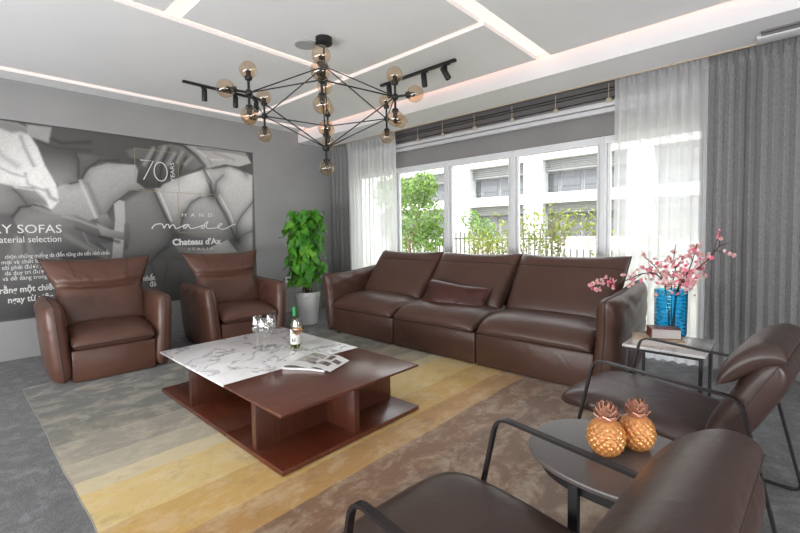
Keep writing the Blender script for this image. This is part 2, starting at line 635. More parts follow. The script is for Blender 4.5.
# window
win = BM()
FY0, FY1 = YB+0.03, YB+0.10
xs = [-5.235, -4.305, -3.355, -2.40, -1.395, -0.285]
for k, x in enumerate(xs):
    hw = 0.034 if 0 < k < 5 else 0.035
    box(win, x-hw, x+hw, FY0, FY1, OZ0, OZ1, 0.004)
    if 0 < k < 5: box(win, x-0.012, x+0.012, FY0-0.012, FY0, OZ0, OZ1)
for a, b in zip(xs, xs[1:]):
    box(win, a+0.03, b-0.03, FY0, FY1, OZ1-0.075, OZ1)
    box(win, a+0.03, b-0.03, FY0+0.01, FY1-0.01, OZ0, OZ0+0.08)
    for xx in (a+0.045, b-0.065):
        box(win, xx, xx+0.02, FY0+0.02, FY1-0.01, OZ0+0.05, OZ1-0.05)
wf = struct('window_1', win, M_WFRAME)
for k, (a, b) in enumerate(zip(xs, xs[1:])):
    boxobj('pane', a+0.03, b-0.03, YB+0.062, YB+0.068, OZ0+0.07, OZ1-0.07, M_PANE, wf, smooth=False)

# curtain tracks on the wall above the window
ct = thing('curtain_track', 'white double curtain track with small brackets on the wall above the window', 'curtain track', (-2.6, 4.48, 2.405))
bm = BM()
X0, X1 = -2.95, 2.6
box(bm, X0, X1, -0.03, 0.03, -0.065, -0.02, 0.004)
box(bm, X0, X1, -0.045, 0.045, -0.01, 0.035, 0.004)
obj('rail', bm, M_TRACK, ct)
bm = BM()
tube(bm, [(X0, -0.06, 0.125), (X1, -0.06, 0.125)], 0.004, 6)
tube(bm, [(X0, -0.02, 0.165), (X1, -0.02, 0.165)], 0.005, 6)
tube(bm, [(X0, -0.045, 0.065), (X1, -0.045, 0.065)], 0.003, 6)
obj('rod', bm, M_FRAME, ct)
for x in (-1.12, -0.70, -0.22, 0.28, 0.78, 1.3, 1.85):
    bm = BM()
    box(bm, x-0.022, x+0.022, -0.06, -0.03, 0.02, 0.06, 0.003)
    box(bm, x-0.003, x+0.003, -0.063, -0.057, 0.05, 0.20)
    obj('bracket', bm, M_BEIGE, ct)
bm = BM()
box(bm, -2.95, 2.6, 0.05, 0.095, 0.09, 0.28)
obj('valance', bm, simple('dark_grey_valance', srgb(108, 104, 104), 0.8), ct)

# curtains
def curtain(name, label, cat, x0, x1, y, nfold, amp, mat, seed, ztop=2.625, zbot=0.012, group=None, flare=0.0, double=False):
    rnd = random.Random(seed)
    ph = [rnd.uniform(-0.5, 0.5) for _ in range(nfold*2+4)]
    am = [rnd.uniform(0.6, 1.15) for _ in range(nfold*2+4)]
    bm = BM()
    nx = nfold*14
    zs = [0, 0.04, 0.08, 0.12, 0.2, 0.32, 0.5, 0.8, 1.1, 1.5, 1.9, 2.3, ztop-zbot]
    grid = []
    for dz in zs:
        row = []
        hf = min(1, dz/0.22)
        for i in range(nx+1):
            s = i/nx*nfold
            k = int(s)
            f = s-k
            ph_ = ph[k]*(1-f)+ph[k+1]*f
            a = (am[k]*(1-f)+am[k+1]*f)*amp
            th = 2*PI*s+ph_*0.9*hf
            # pinch pleats at the head: narrow peaks
            pin = math.copysign(abs(math.sin(th))**0.55, math.sin(th))
            hd = math.cos(th*1.0)**8*0.9
            yy = (1-hf)*(-hd*amp*0.9)+hf*a*pin*0.9
            yy += hf*0.25*amp*math.sin(s*1.9+seed+dz*0.5)
            x = x0+(x1-x0)*(i/nx)+hf*0.010*math.sin(2*th)
            if flare: x += flare*hf*(i/nx-0.5)*dz/2.6
            row.append(bm.verts.new((x-(x0+x1)/2, yy, ztop-dz)))
        grid.append(row)
    for a, b in zip(grid, grid[1:]):
        for i in range(nx): bm.faces.new((a[i], a[i+1], b[i+1], b[i]))
    o = obj(name, bm, mat, None)
    o.location = ((x0+x1)/2, y, 0)
    tag(o, label, cat, group)
    return o
curtain('curtain', 'grey floor-length curtain in the corner behind the potted plant', 'curtain', -5.53, -5.04, 4.37, 7, 0.045, M_DRAPE, 3, group='grey curtains')
curtain('sheer_curtain', 'white sheer curtain between the corner curtain and the uncovered window', 'curtain', -5.06, -4.03, 4.32, 12, 0.04, M_SHEER, 5, group='sheer curtains')
curtain('sheer_curtain', 'white sheer curtain behind the blue vase and blossom branches', 'curtain', -1.215, -0.505, 4.335, 9, 0.042, M_SHEER, 8, group='sheer curtains')
curtain('curtain', 'wide grey floor-length curtain at the right behind the lounge chair', 'curtain', -0.55, 1.25, 4.375, 27, 0.042, M_DRAPE, 11, group='grey curtains')

# ceiling fittings
bm = BM()
lathe(bm, [(0, 0), (0.082, 0), (0.086, 0.004), (0.086, 0.012), (0, 0.012)], (0, 0, 0), 28)
o = obj('ceiling_speaker', bm, simple('pale_grille', srgb(160, 160, 161), 0.7))
o.location = (-2.90, 2.05, CZ-0.012)
tag(o, 'flat round pale speaker grille in the ceiling beside the black chandelier canopy', 'ceiling speaker')
vent = thing('air_vent', 'long white slot vent under the bulkhead at the top right', 'air vent', (0.0, 0, 2.583))
bm = BM()
box(bm, -0.195, 1.3, 4.085, 4.225, -0.02, -0.0005, 0.002)
obj('vent_frame', bm, M_WHITE, vent)
bm = BM()
box(bm, -0.17, 1.3, 3.99, 4.075, -0.012, -0.0005)
box(bm, -0.17, 1.3, 4.03, 4.036, -0.022, -0.012)
obj('slot', bm, simple('shadow_grey_slot', srgb(120, 118, 117), 0.7), vent)

def spot(parent, pos, dirv):
    bm = BM()
    q = Vector(dirv).to_track_quat('Z', 'Y').to_matrix()
    lathe(bm, [(0, -0.06), (0.024, -0.06), (0.027, -0.055), (0.027, 0.055), (0.024, 0.06), (0.021, 0.06), (0.019, 0.045), (0, 0.045)], pos, 16, M=q)
    o = obj('spot_head', bm, M_BLACK, parent)
    bm = BM()
    lathe(bm, [(0, 0.046), (0.015, 0.046), (0.015, 0.049), (0, 0.049)], pos, 12, M=q)
    obj('lens', bm, M_WHITE, o)
    bm = BM()
    box(bm, pos[0]-0.012, pos[0]+0.012, pos[1]-0.012, pos[1]+0.012, pos[2]+0.02, -0.01)
    box(bm, pos[0]-0.035, pos[0]+0.035, pos[1]-0.02, pos[1]+0.02, -0.03, -0.014)
    obj('stem', bm, M_BLACK, parent)
tr = thing('track_light', 'black ceiling track with spotlights left of the chandelier', 'track light', (-4.42, 2.3, CZ))
boxobj('track', -0.018, 0.018, -0.64, 0.20, -0.022, 0.0, M_BLACK, tr, 0.002)
for yy, d in ((-0.43, (-0.2, 0.05, -1)), (-0.10, (-0.1, 0, -1)), (0.14, (-0.1, 0, -1))):
    spot(tr, (0, yy, -0.10), d)
tr = thing('track_light', 'black ceiling track with spotlights right of the chandelier near the window', 'track light', (-2.62, 3.15, CZ))
boxobj('track', -0.52, 0.42, -0.018, 0.018, -0.022, 0.0, M_BLACK, tr, 0.002)
for xx, d in ((-0.40, (0, 0.1, -1)), (0.06, (0.05, 0.1, -1)), (0.31, (0.45, 0.25, -1))):
    spot(tr, (xx, 0, -0.10), d)

# chandelier
ch = thing('chandelier', 'black branching chandelier with smoked amber glass globes hanging from the ceiling', 'chandelier', (-2.71, 2.09, CZ))
bm = BM()
lathe(bm, [(0, -0.05), (0.06, -0.05), (0.065, -0.045), (0.065, 0.0), (0, 0.0)], (0, 0, 0), 28)
obj('canopy', bm, M_BLACK, ch)
ZE, RE, ZT, ZBt = 2.195-CZ, 0.60, 2.512-CZ, 1.875-CZ
bm = BM()
tube(bm, [(0, 0, -0.05), (0, 0, ZT)], 0.008, 8)
obj('stem', bm, M_BLACK, ch)
eq = [Vector((RE*math.cos(R(-39.5-60*k)), RE*math.sin(R(-39.5-60*k)), ZE)) for k in range(6)]
ap = [Vector((0, 0, ZT)), Vector((0, 0, ZBt))]
for k in range(6):
    for q in (eq[(k+1) % 6], ap[0], ap[1]):
        bm = BM()
        tube(bm, [eq[k], q], 0.0048, 6)
        obj('rod', bm, M_BLACK, ch)
def globe(node, d):
    d = Vector(d).normalized()
    q = d.to_track_quat('Z', 'Y').to_matrix()
    bm = BM()
    lathe(bm, [(0.009, 0.0), (0.009, 0.085), (0.022, 0.088), (0.026, 0.098), (0.026, 0.112), (0.017, 0.114), (0.017, 0.15), (0.010, 0.155), (0, 0.155)], node, 12, M=q)
    a = obj('socket', bm, M_BLACK, ch)
    bm = BM()
    rr = 0.061
    pr = [(rr*math.sin(t), 0.158-rr*math.cos(t)) for t in [0.38+(PI-0.38)*i/14 for i in range(15)]]
    pr[-1] = (0, 0.158+rr)
    lathe(bm, pr, node, 24, M=q)
    obj('globe', bm, M_AMBER, ch)
for k in range(6):
    bm = BM()
    sphere(bm, eq[k], 0.026, 12, 8)
    obj('joint', bm, M_BLACK, ch)
    globe(eq[k], (0, 0, 1))
    globe(eq[k], (0, 0, -1))
    globe(eq[k], (eq[k].x, eq[k].y, 0))
for a in ap:
    bm = BM()
    sphere(bm, a, 0.03, 12, 8)
    obj('joint', bm, M_BLACK, ch)
globe(ap[0], (0, 0, -1))
globe(ap[1], (0, 0, 1))
globe(ap[1], (0, 0, -1))
# ------------------------------------------------------------ rug
bm = BM()
rx0, rx1, ry0, ry1 = -4.40, -0.42, 0.36, 3.19
nx, ny = 60, 40
def rugz(x, y): return 0.012
g = {}
for i in range(nx+1):
    for j in range(ny+1):
        u, v = i/nx, j/ny
        x = rx0+(rx1-rx0)*u
        y = ry0+(ry1-ry0)*v
        if j == 0: y += 0.004*math.sin(x*5)+0.002*math.sin(x*17)
        if i == 0: x += 0.01*math.sin(y*7)
        g[i, j] = bm.verts.new((x, y, 0.012))
for i in range(nx):
    for j in range(ny): bm.faces.new((g[i, j], g[i+1, j], g[i+1, j+1], g[i, j+1]))
be = [e for e in bm.edges if e.is_boundary]
r = bmesh.ops.extrude_edge_only(bm, edges=be)
for v in r['geom']:
    if isinstance(v, bmesh.types.BMVert): v.co.z = 0.0005
rug = obj('rug', bm, M_RUG)
tag(rug, 'large silky area rug in bands from grey-green through cream and gold to brown', 'rug')
bm = BM()
tube(bm, [(rx0+(rx1-rx0)*i/60, ry0+0.004*math.sin((rx0+(rx1-rx0)*i/60)*5)+0.002*math.sin((rx0+(rx1-rx0)*i/60)*17)-0.001, 0.008) for i in range(61)], 0.004, 6)
obj('edge_binding', bm, simple('pale_binding', srgb(128, 125, 115), 0.8), rug)

RZ = 0.0125       # top of the rug

# ------------------------------------------------------------ sofa
sofa = thing('sofa', 'long dark brown leather three-seat sofa standing before the window', 'sofa', (-2.5, 3.12, RZ))
def pipe(per, parent, r=0.0055, mat=None):
    bm = BM()
    tube(bm, per, r, 5, closed=True)
    return obj('piping', bm, mat or M_SEAM, parent)
rs = random.Random(4)
for m in range(3):
    cx = (m-1)*1.0
    boxobj('base', cx-0.497, cx+0.497, 0.0, 0.93, 0.008, 0.29, M_SOFA, sofa, 0.022)
    # seat
    def P(u, v, cx=cx):
        uu, vv = rc(u, v, 0.05)
        z = 0.335+0.035*(vv > -2)*(1-(1-(vv+1)/2)**4)+0.012*(1-uu*uu)
        return (cx+0.497*uu, -0.035+0.40*(vv+1)+0.0, z-0.035*gauss(vv+1, 0.35))
    def T(u, v):
        return (0.078*se(u, v, 6, 6, 0.42)*(1+0.25*gauss(v+0.3, 0.7)), 0.055*se(u, v, 6, 5, 0.45))
    bm = BM()
    per = blob(bm, P, T, 44, 32)
    st = obj('seat_cushion', bm, M_SOFA, sofa)
    pipe(per, st)
    # back
    def P2(u, v, cx=cx):
        uu, vv = u, v
        t = (vv+1)/2
        hw = 0.475+0.03*t
        y = 0.485+0.42*t**0.95+0.03*abs(uu)**3*t
        z = 0.385+0.525*t+0.03*abs(uu)**4*t-0.008*(1-abs(uu))*t
        return (cx+hw*uu*(1-0.02*(1-t)), y, z)
    def T2(u, v):
        k = se(u, v, 6, 6, 0.42)
        return (0.125*k*(1-0.06*gauss(v-0.52, 0.05))*(1-0.12*max(0, v)), 0.06*k)
    bm = BM()
    per = blob(bm, P2, T2, 40, 44)
    bk = obj('back_cushion', bm, M_SOFA, sofa)
    pipe(per, bk)
    bm = BM()
    pts = []
    for i in range(25):
        u = -0.97+1.94*i/24
        v = 0.50+0.03*math.cos(u*2)
        p = Vector(P2(u, v))
        du = Vector(P2(u+0.01, v))-Vector(P2(u-0.01, v))
        dv = Vector(P2(u, v+0.01))-Vector(P2(u, v-0.01))
        n = du.cross(dv).normalized()
        pts.append(p+n*(T2(u, v)[0]-0.0005))
    tube(bm, pts, 0.007, 5)
    obj('headrest_seam', bm, M_SEAM, bk)
boxobj('back_frame', -1.48, 1.48, 0.86, 1.00, 0.03, 0.66, M_SOFA, sofa, 0.04)
def sofa_arm(sx):
    x0 = sx*1.585
    def P(u, v):
        uu, vv = rc(u, v, 0.035)
        t = (vv+1)/2
        s = (uu+1)/2
        zt = 0.70+0.065*s-0.03*math.sin(PI*s)
        y = -0.03+0.93*s-0.035*gauss(t-1, 0.25)*(1-s)
        z = 0.02+(zt-0.02)*t
        x = x0+sx*(-0.045+0.075*t-0.03*t*t)
        return (x, y, z)
    def T(u, v):
        k = se(u, v, 7, 7, 0.38)
        wr = 0.007*math.sin(13*v+5*u+2.2*math.sin(3*u+1))*k*max(0, v)
        wr += 0.004*math.sin(22*v-9*u)*k*max(0, v-0.2)
        return 0.088*k*(1-0.10*gauss(v-0.12-0.05*u, 0.05))+wr*0.7
    bm = BM()
    per = blob(bm, P, T, 40, 40)
    a = obj('armrest', bm, M_SOFA, sofa)
    pipe(per, a, 0.005)
    # side seam at mid height
    for sg in (1, -1):
        bm = BM()
        pts = []
        for i in range(25):
            u = -0.96+1.92*i/24
            v = 0.12+0.05*u
            p = Vector(P(u, v))
            pts.append(p+Vector((sg*(T(u, v)-0.0012), 0, 0)))
        tube(bm, pts, 0.0042, 5)
        obj('side_seam', bm, M_SEAM, a)
sofa_arm(-1)
sofa_arm(1)
for sx in (-1, 1):
    for yy in (0.03, 0.85):
        bm = BM()
        box(bm, sx*1.40-0.03, sx*1.40+0.03, yy-0.03, yy+0.03, 0.0 if yy < 0.1 else -RZ, 0.012)
        obj('foot', bm, M_BLACK, sofa)

# cushion on the sofa
def cush_P(u, v):
    uu = u*(1-0.06*(1-abs(v))**1)
    vv = v*(1-0.12*(1-abs(u))**1)
    return (0.345*uu, 0.035*math.sin(1.3*u), 0.148*vv)
bm = BM()
per = blob(bm, cush_P, lambda u, v: 0.075*se(u, v, 3, 3, 0.6)+0.004*math.sin(14*u+5*v)*se(u, v, 2, 2, 1), 40, 28)
cu = obj('throw_cushion', bm, M_CUSH)
pipe(per, cu, 0.006, M_CUSH)
cu.location = (-2.46, 3.47, 0.535)
cu.rotation_euler = (R(-34), R(1.5), R(2))
tag(cu, 'reddish brown oblong leather cushion leaning on the middle back of the sofa', 'cushion')

# ------------------------------------------------------------ leather armchairs
def make_armchair(label):
    t = thing('armchair', label, 'armchair', group='brown leather armchairs')
    boxobj('base', -0.76, -0.03, -0.30, 0.30, 0.006, 0.27, M_CHAIR, t, 0.02)
    def P(u, v):
        uu, vv = rc(u, v, 0.06)
        return (0.025-0.37*(1+vv), 0.305*uu, 0.335+0.02*(1-(1-(vv+1)/2)**3)-0.03*gauss(vv+1, 0.4)+0.01*(1-uu*uu))
    bm = BM()
    per = blob(bm, P, lambda u, v: (0.05*se(u, v, 6, 6, 0.45), 0.078*se(u, v, 6, 6, 0.42)) if False else 0.068*se(u, v, 6, 6, 0.42), 36, 32)
    s = obj('seat_cushion', bm, M_CHAIR, t)
    pipe(per, s)
    def P2(u, v):
        q = (v+1)/2
        hw = 0.325+0.035*gauss(q-0.25, 0.3)-0.02*gauss(q-0.55, 0.12)+0.115*max(0, (q-0.45)/0.55)**1.2
        x = -0.49-0.30*q+0.03*abs(u)**2*max(0, q-0.4)
        z = 0.36+0.617*q-0.02*(1-u*u)*q**4+0.012*abs(u)**4*q
        return (x, hw*u, z)
    def T2(u, v):
        q = (v+1)/2
        k = se(u, v, 4, 5, 0.5)
        fold = 1-0.40*gauss(q-0.60+0.06*(1-u*u), 0.045)
        top = 1-0.35*max(0, (q-0.62)/0.38)
        wr = 0.0045*math.sin(30*u+4*math.sin(9*q))*k*gauss(q-0.64, 0.07)+0.003*math.sin(12*u+20*q)*k*gauss(q-0.8, 0.15)
        return (0.115*k*fold*top+wr, 0.06*k)
    bm = BM()
    per = blob(bm, P2, T2, 44, 60)
    b = obj('backrest', bm, M_CHAIR, t)
    pipe(per, b)
    for sy in (-0.55, 0.55):
        bm = BM()
        pts = []
        for i in range(12):
            q = 0.66+0.32*i/11
            u, v = sy*(1+0.0*i), 2*q-1
            p = Vector(P2(u, v))
            du = Vector(P2(u+0.01, v))-Vector(P2(u-0.01, v))
            dv = Vector(P2(u, v+0.005))-Vector(P2(u, v-0.005))
            n = -du.cross(dv).normalized()
            if n.x < 0: n = -n
            pts.append(p+n*(T2(u, v)[0]-0.0015))
        tube(bm, pts, 0.0042, 5)
        obj('headrest_seam', bm, M_SEAM, b)
    boxobj('back_frame', -0.86, -0.72, -0.30, 0.30, 0.03, 0.62, M_CHAIR, t, 0.04)
    for sy in (-1, 1):
        def P3(u, v, sy=sy):
            uu, vv = rc(u, v, 0.07)
            q = (vv+1)/2
            s_ = (uu+1)/2
            zt = 0.665+0.015*s_-0.02*math.sin(PI*s_)
            x = 0.0-0.83*s_-0.03*q*(1-s_)
            return (x, sy*(0.345+0.065*q-0.015*q*q+0.02*s_), 0.006+(zt-0.006)*q)
        def T3(u, v):
            k = se(u, v, 5, 7, 0.38)
            return 0.085*k*(1-0.08*gauss(v-0.32, 0.05))+0.004*k*math.sin(13*v+5*u+2*math.sin(4*u))*max(0, v)
        bm = BM()
        per = blob(bm, P3, T3, 36, 40)
        a = obj('armrest', bm, M_CHAIR, t)
        pipe(per, a, 0.0045)
        for sg in (1, -1):
            bm = BM()
            pts = []
            for i in range(20):
                u, v = -0.95+1.9*i/19, 0.32
                pts.append(Vector(P3(u, v))+Vector((0, sg*(T3(u, v)-0.001), 0)))
            tube(bm, pts, 0.0042, 5)
            obj('side_seam', bm, M_SEAM, a)
    return t
ac = make_armchair('brown leather armchair nearer the camera, at the left of the mural wall')
ac.location = (-4.125, 0.935, RZ)
ac.rotation_euler = (0, 0, R(-4))
ac2 = copy_tree(ac)
ac2.location = (-4.15, 2.165, RZ)
ac2.rotation_euler = (0, 0, R(-3))
ac2['label'] = 'brown leather armchair beside the potted plant, behind the wine glasses'

# ------------------------------------------------------------ coffee table
tb = thing('coffee_table', 'low square coffee table with a white marble half and a walnut half', 'coffee table', (-2.62, 1.585, RZ))
ox, oy = -2.62, 1.585
H0 = 0.32-RZ
bm = BM()
box(bm, -3.47-ox, -2.404-ox, 1.062-oy, 2.11-oy, H0-0.014, H0, 0.002)
obj('marble_top', bm, M_MARBLE, tb)
bm = BM()
box(bm, -2.40-ox, -1.78-ox, 1.062-oy, 2.095-oy, H0-0.015, H0, 0.002)
obj('wooden_top', bm, wood('walnut_top_grain', srgb(76, 38, 28), srgb(108, 58, 42), (12, 1.0, 12), 0.28), tb)
bm = BM()
box(bm, -3.45-ox, -2.38-ox, 1.058-oy, 2.10-oy, 0.006, 0.032, 0.002)
box(bm, -2.376-ox, -1.775-ox, 1.058-oy, 2.085-oy, 0.006, 0.032, 0.002)
obj('base_board', bm, M_WOODB, tb)
for x0, x1, y0, y1 in ((-2.955, -2.91, 1.075, 1.62), (-2.10, -2.055, 1.075, 1.58), (-2.42, -1.80, 1.545, 1.585), (-2.05, -2.01, 1.62, 2.06), (-2.91, -2.20, 1.60, 1.64), (-3.35, -2.91, 1.62, 1.66)):
    boxobj('upright_panel', x0-ox, x1-ox, y0-oy, y1-oy, 0.030, H0-0.0135, M_WOODZ, tb, 0.002)
for x, y in ((-3.3, 1.2), (-3.3, 1.95), (-1.95, 1.2), (-1.95, 1.95)):
    boxobj('foot', x-0.03-ox, x+0.03-ox, y-0.03-oy, y+0.03-oy, 0.0, 0.008, M_BLACK, tb)

# things on the coffee table
ZT0 = 0.3205
def glass_prof(s=1.0, h=0.205):
    return [(0, 0), (0.033*s, 0), (0.034*s, 0.002), (0.02*s, 0.005), (0.005, 0.010), (0.0038, 0.02), (0.0036, 0.085), (0.006, 0.095), (0.022*s, 0.105), (0.034*s, 0.122), (0.0385*s, 0.140), (0.037*s, 0.165), (0.030*s, h),
            (0.0292*s, h), (0.0360*s, 0.165), (0.0373*s, 0.140), (0.0328*s, 0.1235), (0.021*s, 0.108), (0.006, 0.101), (0, 0.100)]
def wine_glass(x, y, label, wine=False, s=1.0):
    bm = BM()
    lathe(bm, [(r, z*s) for r, z in glass_prof(s)], (0, 0, 0), 28)
    o = obj('wine_glass', bm, M_GLASS)
    o.location = (x, y, ZT0)
    tag(o, label, 'wine glass', 'wine glasses on the coffee table')
    if wine:
        bm = BM()
        lathe(bm, [(0, 0.1012*s), (0.0058, 0.1022*s), (0.0205*s, 0.1092*s), (0.0322*s, 0.1246*s), (0.0366*s, 0.138*s), (0.0367*s, 0.1405*s), (0, 0.1405*s)], (0, 0, 0), 28)
        obj('wine', bm, M_WINE, o)
    return o
wine_glass(-2.985, 1.60, 'empty wine glass on the marble, leftmost of the three standing together', s=1.2)
wine_glass(-2.885, 1.60, 'empty wine glass on the marble, middle and nearest the camera of the three together', s=1.17)
wine_glass(-2.955, 1.70, 'empty wine glass on the marble, right of the three standing together', s=1.22)
wine_glass(-2.690, 1.765, 'wine glass holding amber wine in front of the bottle', True, 1.15)
bt = thing('wine_bottle', 'white wine bottle with green capped neck standing on the marble', 'bottle', (-2.775, 1.80, ZT0))
bm = BM()
lathe(bm, [(0, 0), (0.032, 0), (0.0365, 0.004), (0.0368, 0.17), (0.034, 0.19), (0.022, 0.222), (0.0145, 0.25), (0.0138, 0.298), (0.0145, 0.30), (0.0138, 0.31), (0.0105, 0.31), (0.0105, 0.25), (0.019, 0.220), (0.031, 0.188), (0.0338, 0.17), (0.0335, 0.008), (0, 0.006)], (0, 0, 0), 28)
obj('bottle_glass', bm, M_BOTTLE, bt)
bm = BM()
lathe(bm, [(0, 0.008), (0.0325, 0.010), (0.0330, 0.165), (0.030, 0.187), (0.024, 0.203), (0, 0.203)], (0, 0, 0), 24)
obj('wine', bm, glass('pale_gold_wine', (0.86, 0.72, 0.30, 1), 0, 1.33), bt)
bm = BM()
lathe(bm, [(0.0143, 0.243), (0.0151, 0.243), (0.0149, 0.312), (0.0, 0.314)], (0, 0, 0), 24)
obj('neck_capsule', bm, simple('green_foil', srgb(26, 140, 70), 0.35), bt)
bm = BM()
n = 20
for k in range(n):
    a0, a1 = R(-120+200*k/n), R(-120+200*(k+1)/n)
    vs = [bm.verts.new((0.0373*math.cos(a), 0.0373*math.sin(a), z)) for a, z in ((a0, 0.03), (a1, 0.03), (a1, 0.145), (a0, 0.145))]
    f = bm.faces.new(vs)
lb = obj('label', bm, simple('white_paper', srgb(235, 233, 228), 0.6), bt)
bm = BM()
for z0, z1, a, b in ((0.05, 0.075, -75, -62), (0.05, 0.07, -55, -48), (0.05, 0.08, -42, -34), (0.112, 0.116, -80, -20)):
    for k in range(4):
        a0, a1 = R(a+(b-a)*k/4), R(a+(b-a)*(k+1)/4)
        bm.faces.new([bm.verts.new((0.0376*math.cos(q), 0.0376*math.sin(q), z)) for q, z in ((a0, z0), (a1, z0), (a1, z1), (a0, z1))])
obj('label_print', bm, simple('black_ink', srgb(40, 38, 38), 0.6), lb)

# open magazine
mg = thing('magazine', 'open white magazine with product photos lying across the marble and walnut joint', 'magazine', (-2.255, 1.60, ZT0), 0)
M_PAPER = simple('glossy_paper', srgb(228, 227, 225), 0.3)
A0 = Vector((-2.385, 1.44, 0))   # left page outer near
A1 = Vector((-2.225, 1.545, 0))  # spine near
A2 = Vector((-2.09, 1.60, 0))    # right page outer near
B0 = Vector((-2.50, 1.74, 0))
B1 = Vector((-2.335, 1.80, 0))
B2 = Vector((-2.175, 1.83, 0))
og = Vector((-2.255, 1.60, 0))
def page(name, near0, near1, far0, far1, hfun, th):
    bm = BM()
    n = 14
    top = []
    for i in range(n+1):
        s = i/n
        a = near0.lerp(near1, s)-og
        b = far0.lerp(far1, s)-og
        h = hfun(s)
        top.append([bm.verts.new((a.x, a.y, h)), bm.verts.new((b.x, b.y, h)), bm.verts.new((b.x, b.y, max(0.0005, h-th))), bm.verts.new((a.x, a.y, max(0.0005, h-th)))])
    for p, q in zip(top, top[1:]):
        for k in range(4): bm.faces.new((p[k], p[(k+1) % 4], q[(k+1) % 4], q[k]))
    for e in (top[0][::-1], top[-1]): bm.faces.new(e)
    return obj(name, bm, M_PAPER, mg)
hl = lambda s: 0.016+0.022*math.sin(PI*min(1, s*1.0)**0.8)*(1-0.35*s)
hr = lambda s: 0.018+0.016*math.sin(PI*s**0.7)-0.010*s
page('page_block', A0, A1, B0, B1, lambda s: 0.013, 0.0125)
page('page_block', A1, A1.lerp(A2, 0.72), B1, B1.lerp(B2, 0.72), lambda s: 0.013, 0.0125)
pl = page('page', A0, A1, B0, B1, hl, 0.002)
pr_ = page('page', A1, A2, B1, B2, hr, 0.002)
def blot(parent, near0, near1, far0, far1, hfun, s0, s1, t0, t1, mat, name='printed_photo'):
    bm = BM()
    n = 8
    rows = []
    for i in range(n+1):
        s = s0+(s1-s0)*i/n
        a = near0.lerp(near1, s)-og
        b = far0.lerp(far1, s)-og
        # page surface is straight along t
        rows.append([bm.verts.new((a.x+(b.x-a.x)*t, a.y+(b.y-a.y)*t, hfun(s)+0.0006)) for t in (t0, t1)])
    for p, q in zip(rows, rows[1:]): bm.faces.new((p[0], p[1], q[1], q[0]))
    obj(name, bm, mat, parent)
P_DK = noisy('printed_dark', srgb(70, 60, 58), srgb(120, 104, 100), 30, 0.3, 0)
P_MD = noisy('printed_grey', srgb(120, 112, 108), srgb(200, 196, 190), 25, 0.3, 0)
P_OR = simple('printed_orange', srgb(205, 110, 60), 0.3)
blot(pl, A0, A1, B0, B1, hl, 0.12, 0.85, 0.28, 0.62, P_MD)
blot(pl, A0, A1, B0, B1, hl, 0.30, 0.92, 0.66, 0.92, P_MD)
blot(pl, A0, A1, B0, B1, hl, 0.80, 0.95, 0.30, 0.40, P_DK)
blot(pl, A0, A1, B0, B1, hl, 0.86, 0.93, 0.70, 0.80, P_OR)
for a, b, c, d in ((0.15, 0.45, 0.58, 0.88), (0.55, 0.9, 0.50, 0.72), (0.30, 0.68, 0.20, 0.42), (0.05, 0.25, 0.25, 0.42)):
    blot(pr_, A1, A2, B1, B2, hr, a, b, c, d, P_DK)

# ------------------------------------------------------------ potted plant
pp = thing('potted_plant', 'tall leafy green climber in a white tapered pot standing in the corner', 'potted plant', (-4.66, 3.225, 0))
bm = BM()
lathe(bm, [(0, 0.0), (0.120, 0.0), (0.124, 0.006), (0.162, 0.36), (0.167, 0.365), (0.173, 0.425), (0.171, 0.43), (0.162, 0.43), (0.157, 0.38), (0, 0.38)], (0, 0, 0), 36)
pt = obj('pot', bm, simple('white_glazed_pot', srgb(228, 228, 228), 0.3), pp)
bm = BM()
lathe(bm, [(0, 0.395), (0.10, 0.392), (0.146, 0.385)], (0, 0, 0), 24)
obj('soil', bm, noisy('dark_soil', srgb(40, 30, 22), srgb(70, 54, 40), 60, 0.95, 0.6, 80, 0.02), pp)
bm = BM()
tube(bm, [(0, 0, 0.38), (0.005, 0, 1.36)], 0.035, 10)
rn = random.Random(21)
for k in range(7):
    a = rn.uniform(0, 6.28)
    pts = []
    for i in range(14):
        z = 0.38+i*0.075
        rr = 0.05+0.02*math.sin(i*1.1+k)
        pts.append((rr*math.cos(a+i*0.35), rr*math.sin(a+i*0.35), z))
    tube(bm, pts, 0.006, 5)
obj('stem', bm, noisy('mossy_bark', srgb(60, 46, 30), srgb(92, 76, 50), 30, 0.9, 0.5, 60, 0.01), pp)
def leafmat(name, c1, c2, c3):
    m = N(name)
    oi = m.n('ShaderNodeTexCoord')
    f = m.noise(m.coord(), 6, 2)
    m.l(m.ramp(f, (0.25, c1), (0.5, c2), (0.75, c3)), m.b.inputs['Base Color'])
    m.set(Roughness=0.38)
    m.b.inputs['Transmission Weight'].default_value = 0.0
    tl = m.n('ShaderNodeBsdfTranslucent')
    m.l(m.ramp(f, (0.3, c2), (0.7, c3)), tl.inputs[0])
    mx = m.n('ShaderNodeMixShader')
    mx.inputs[0].default_value = 0.3
    m.l(m.b.outputs[0], mx.inputs[1])
    m.l(tl.outputs[0], mx.inputs[2])
    m.l(mx.outputs[0], m.out.inputs[0])
    return m.m
M_LEAF = leafmat('glossy_green_leaf', srgb(40, 100, 26), srgb(74, 148, 40), srgb(140, 196, 62))
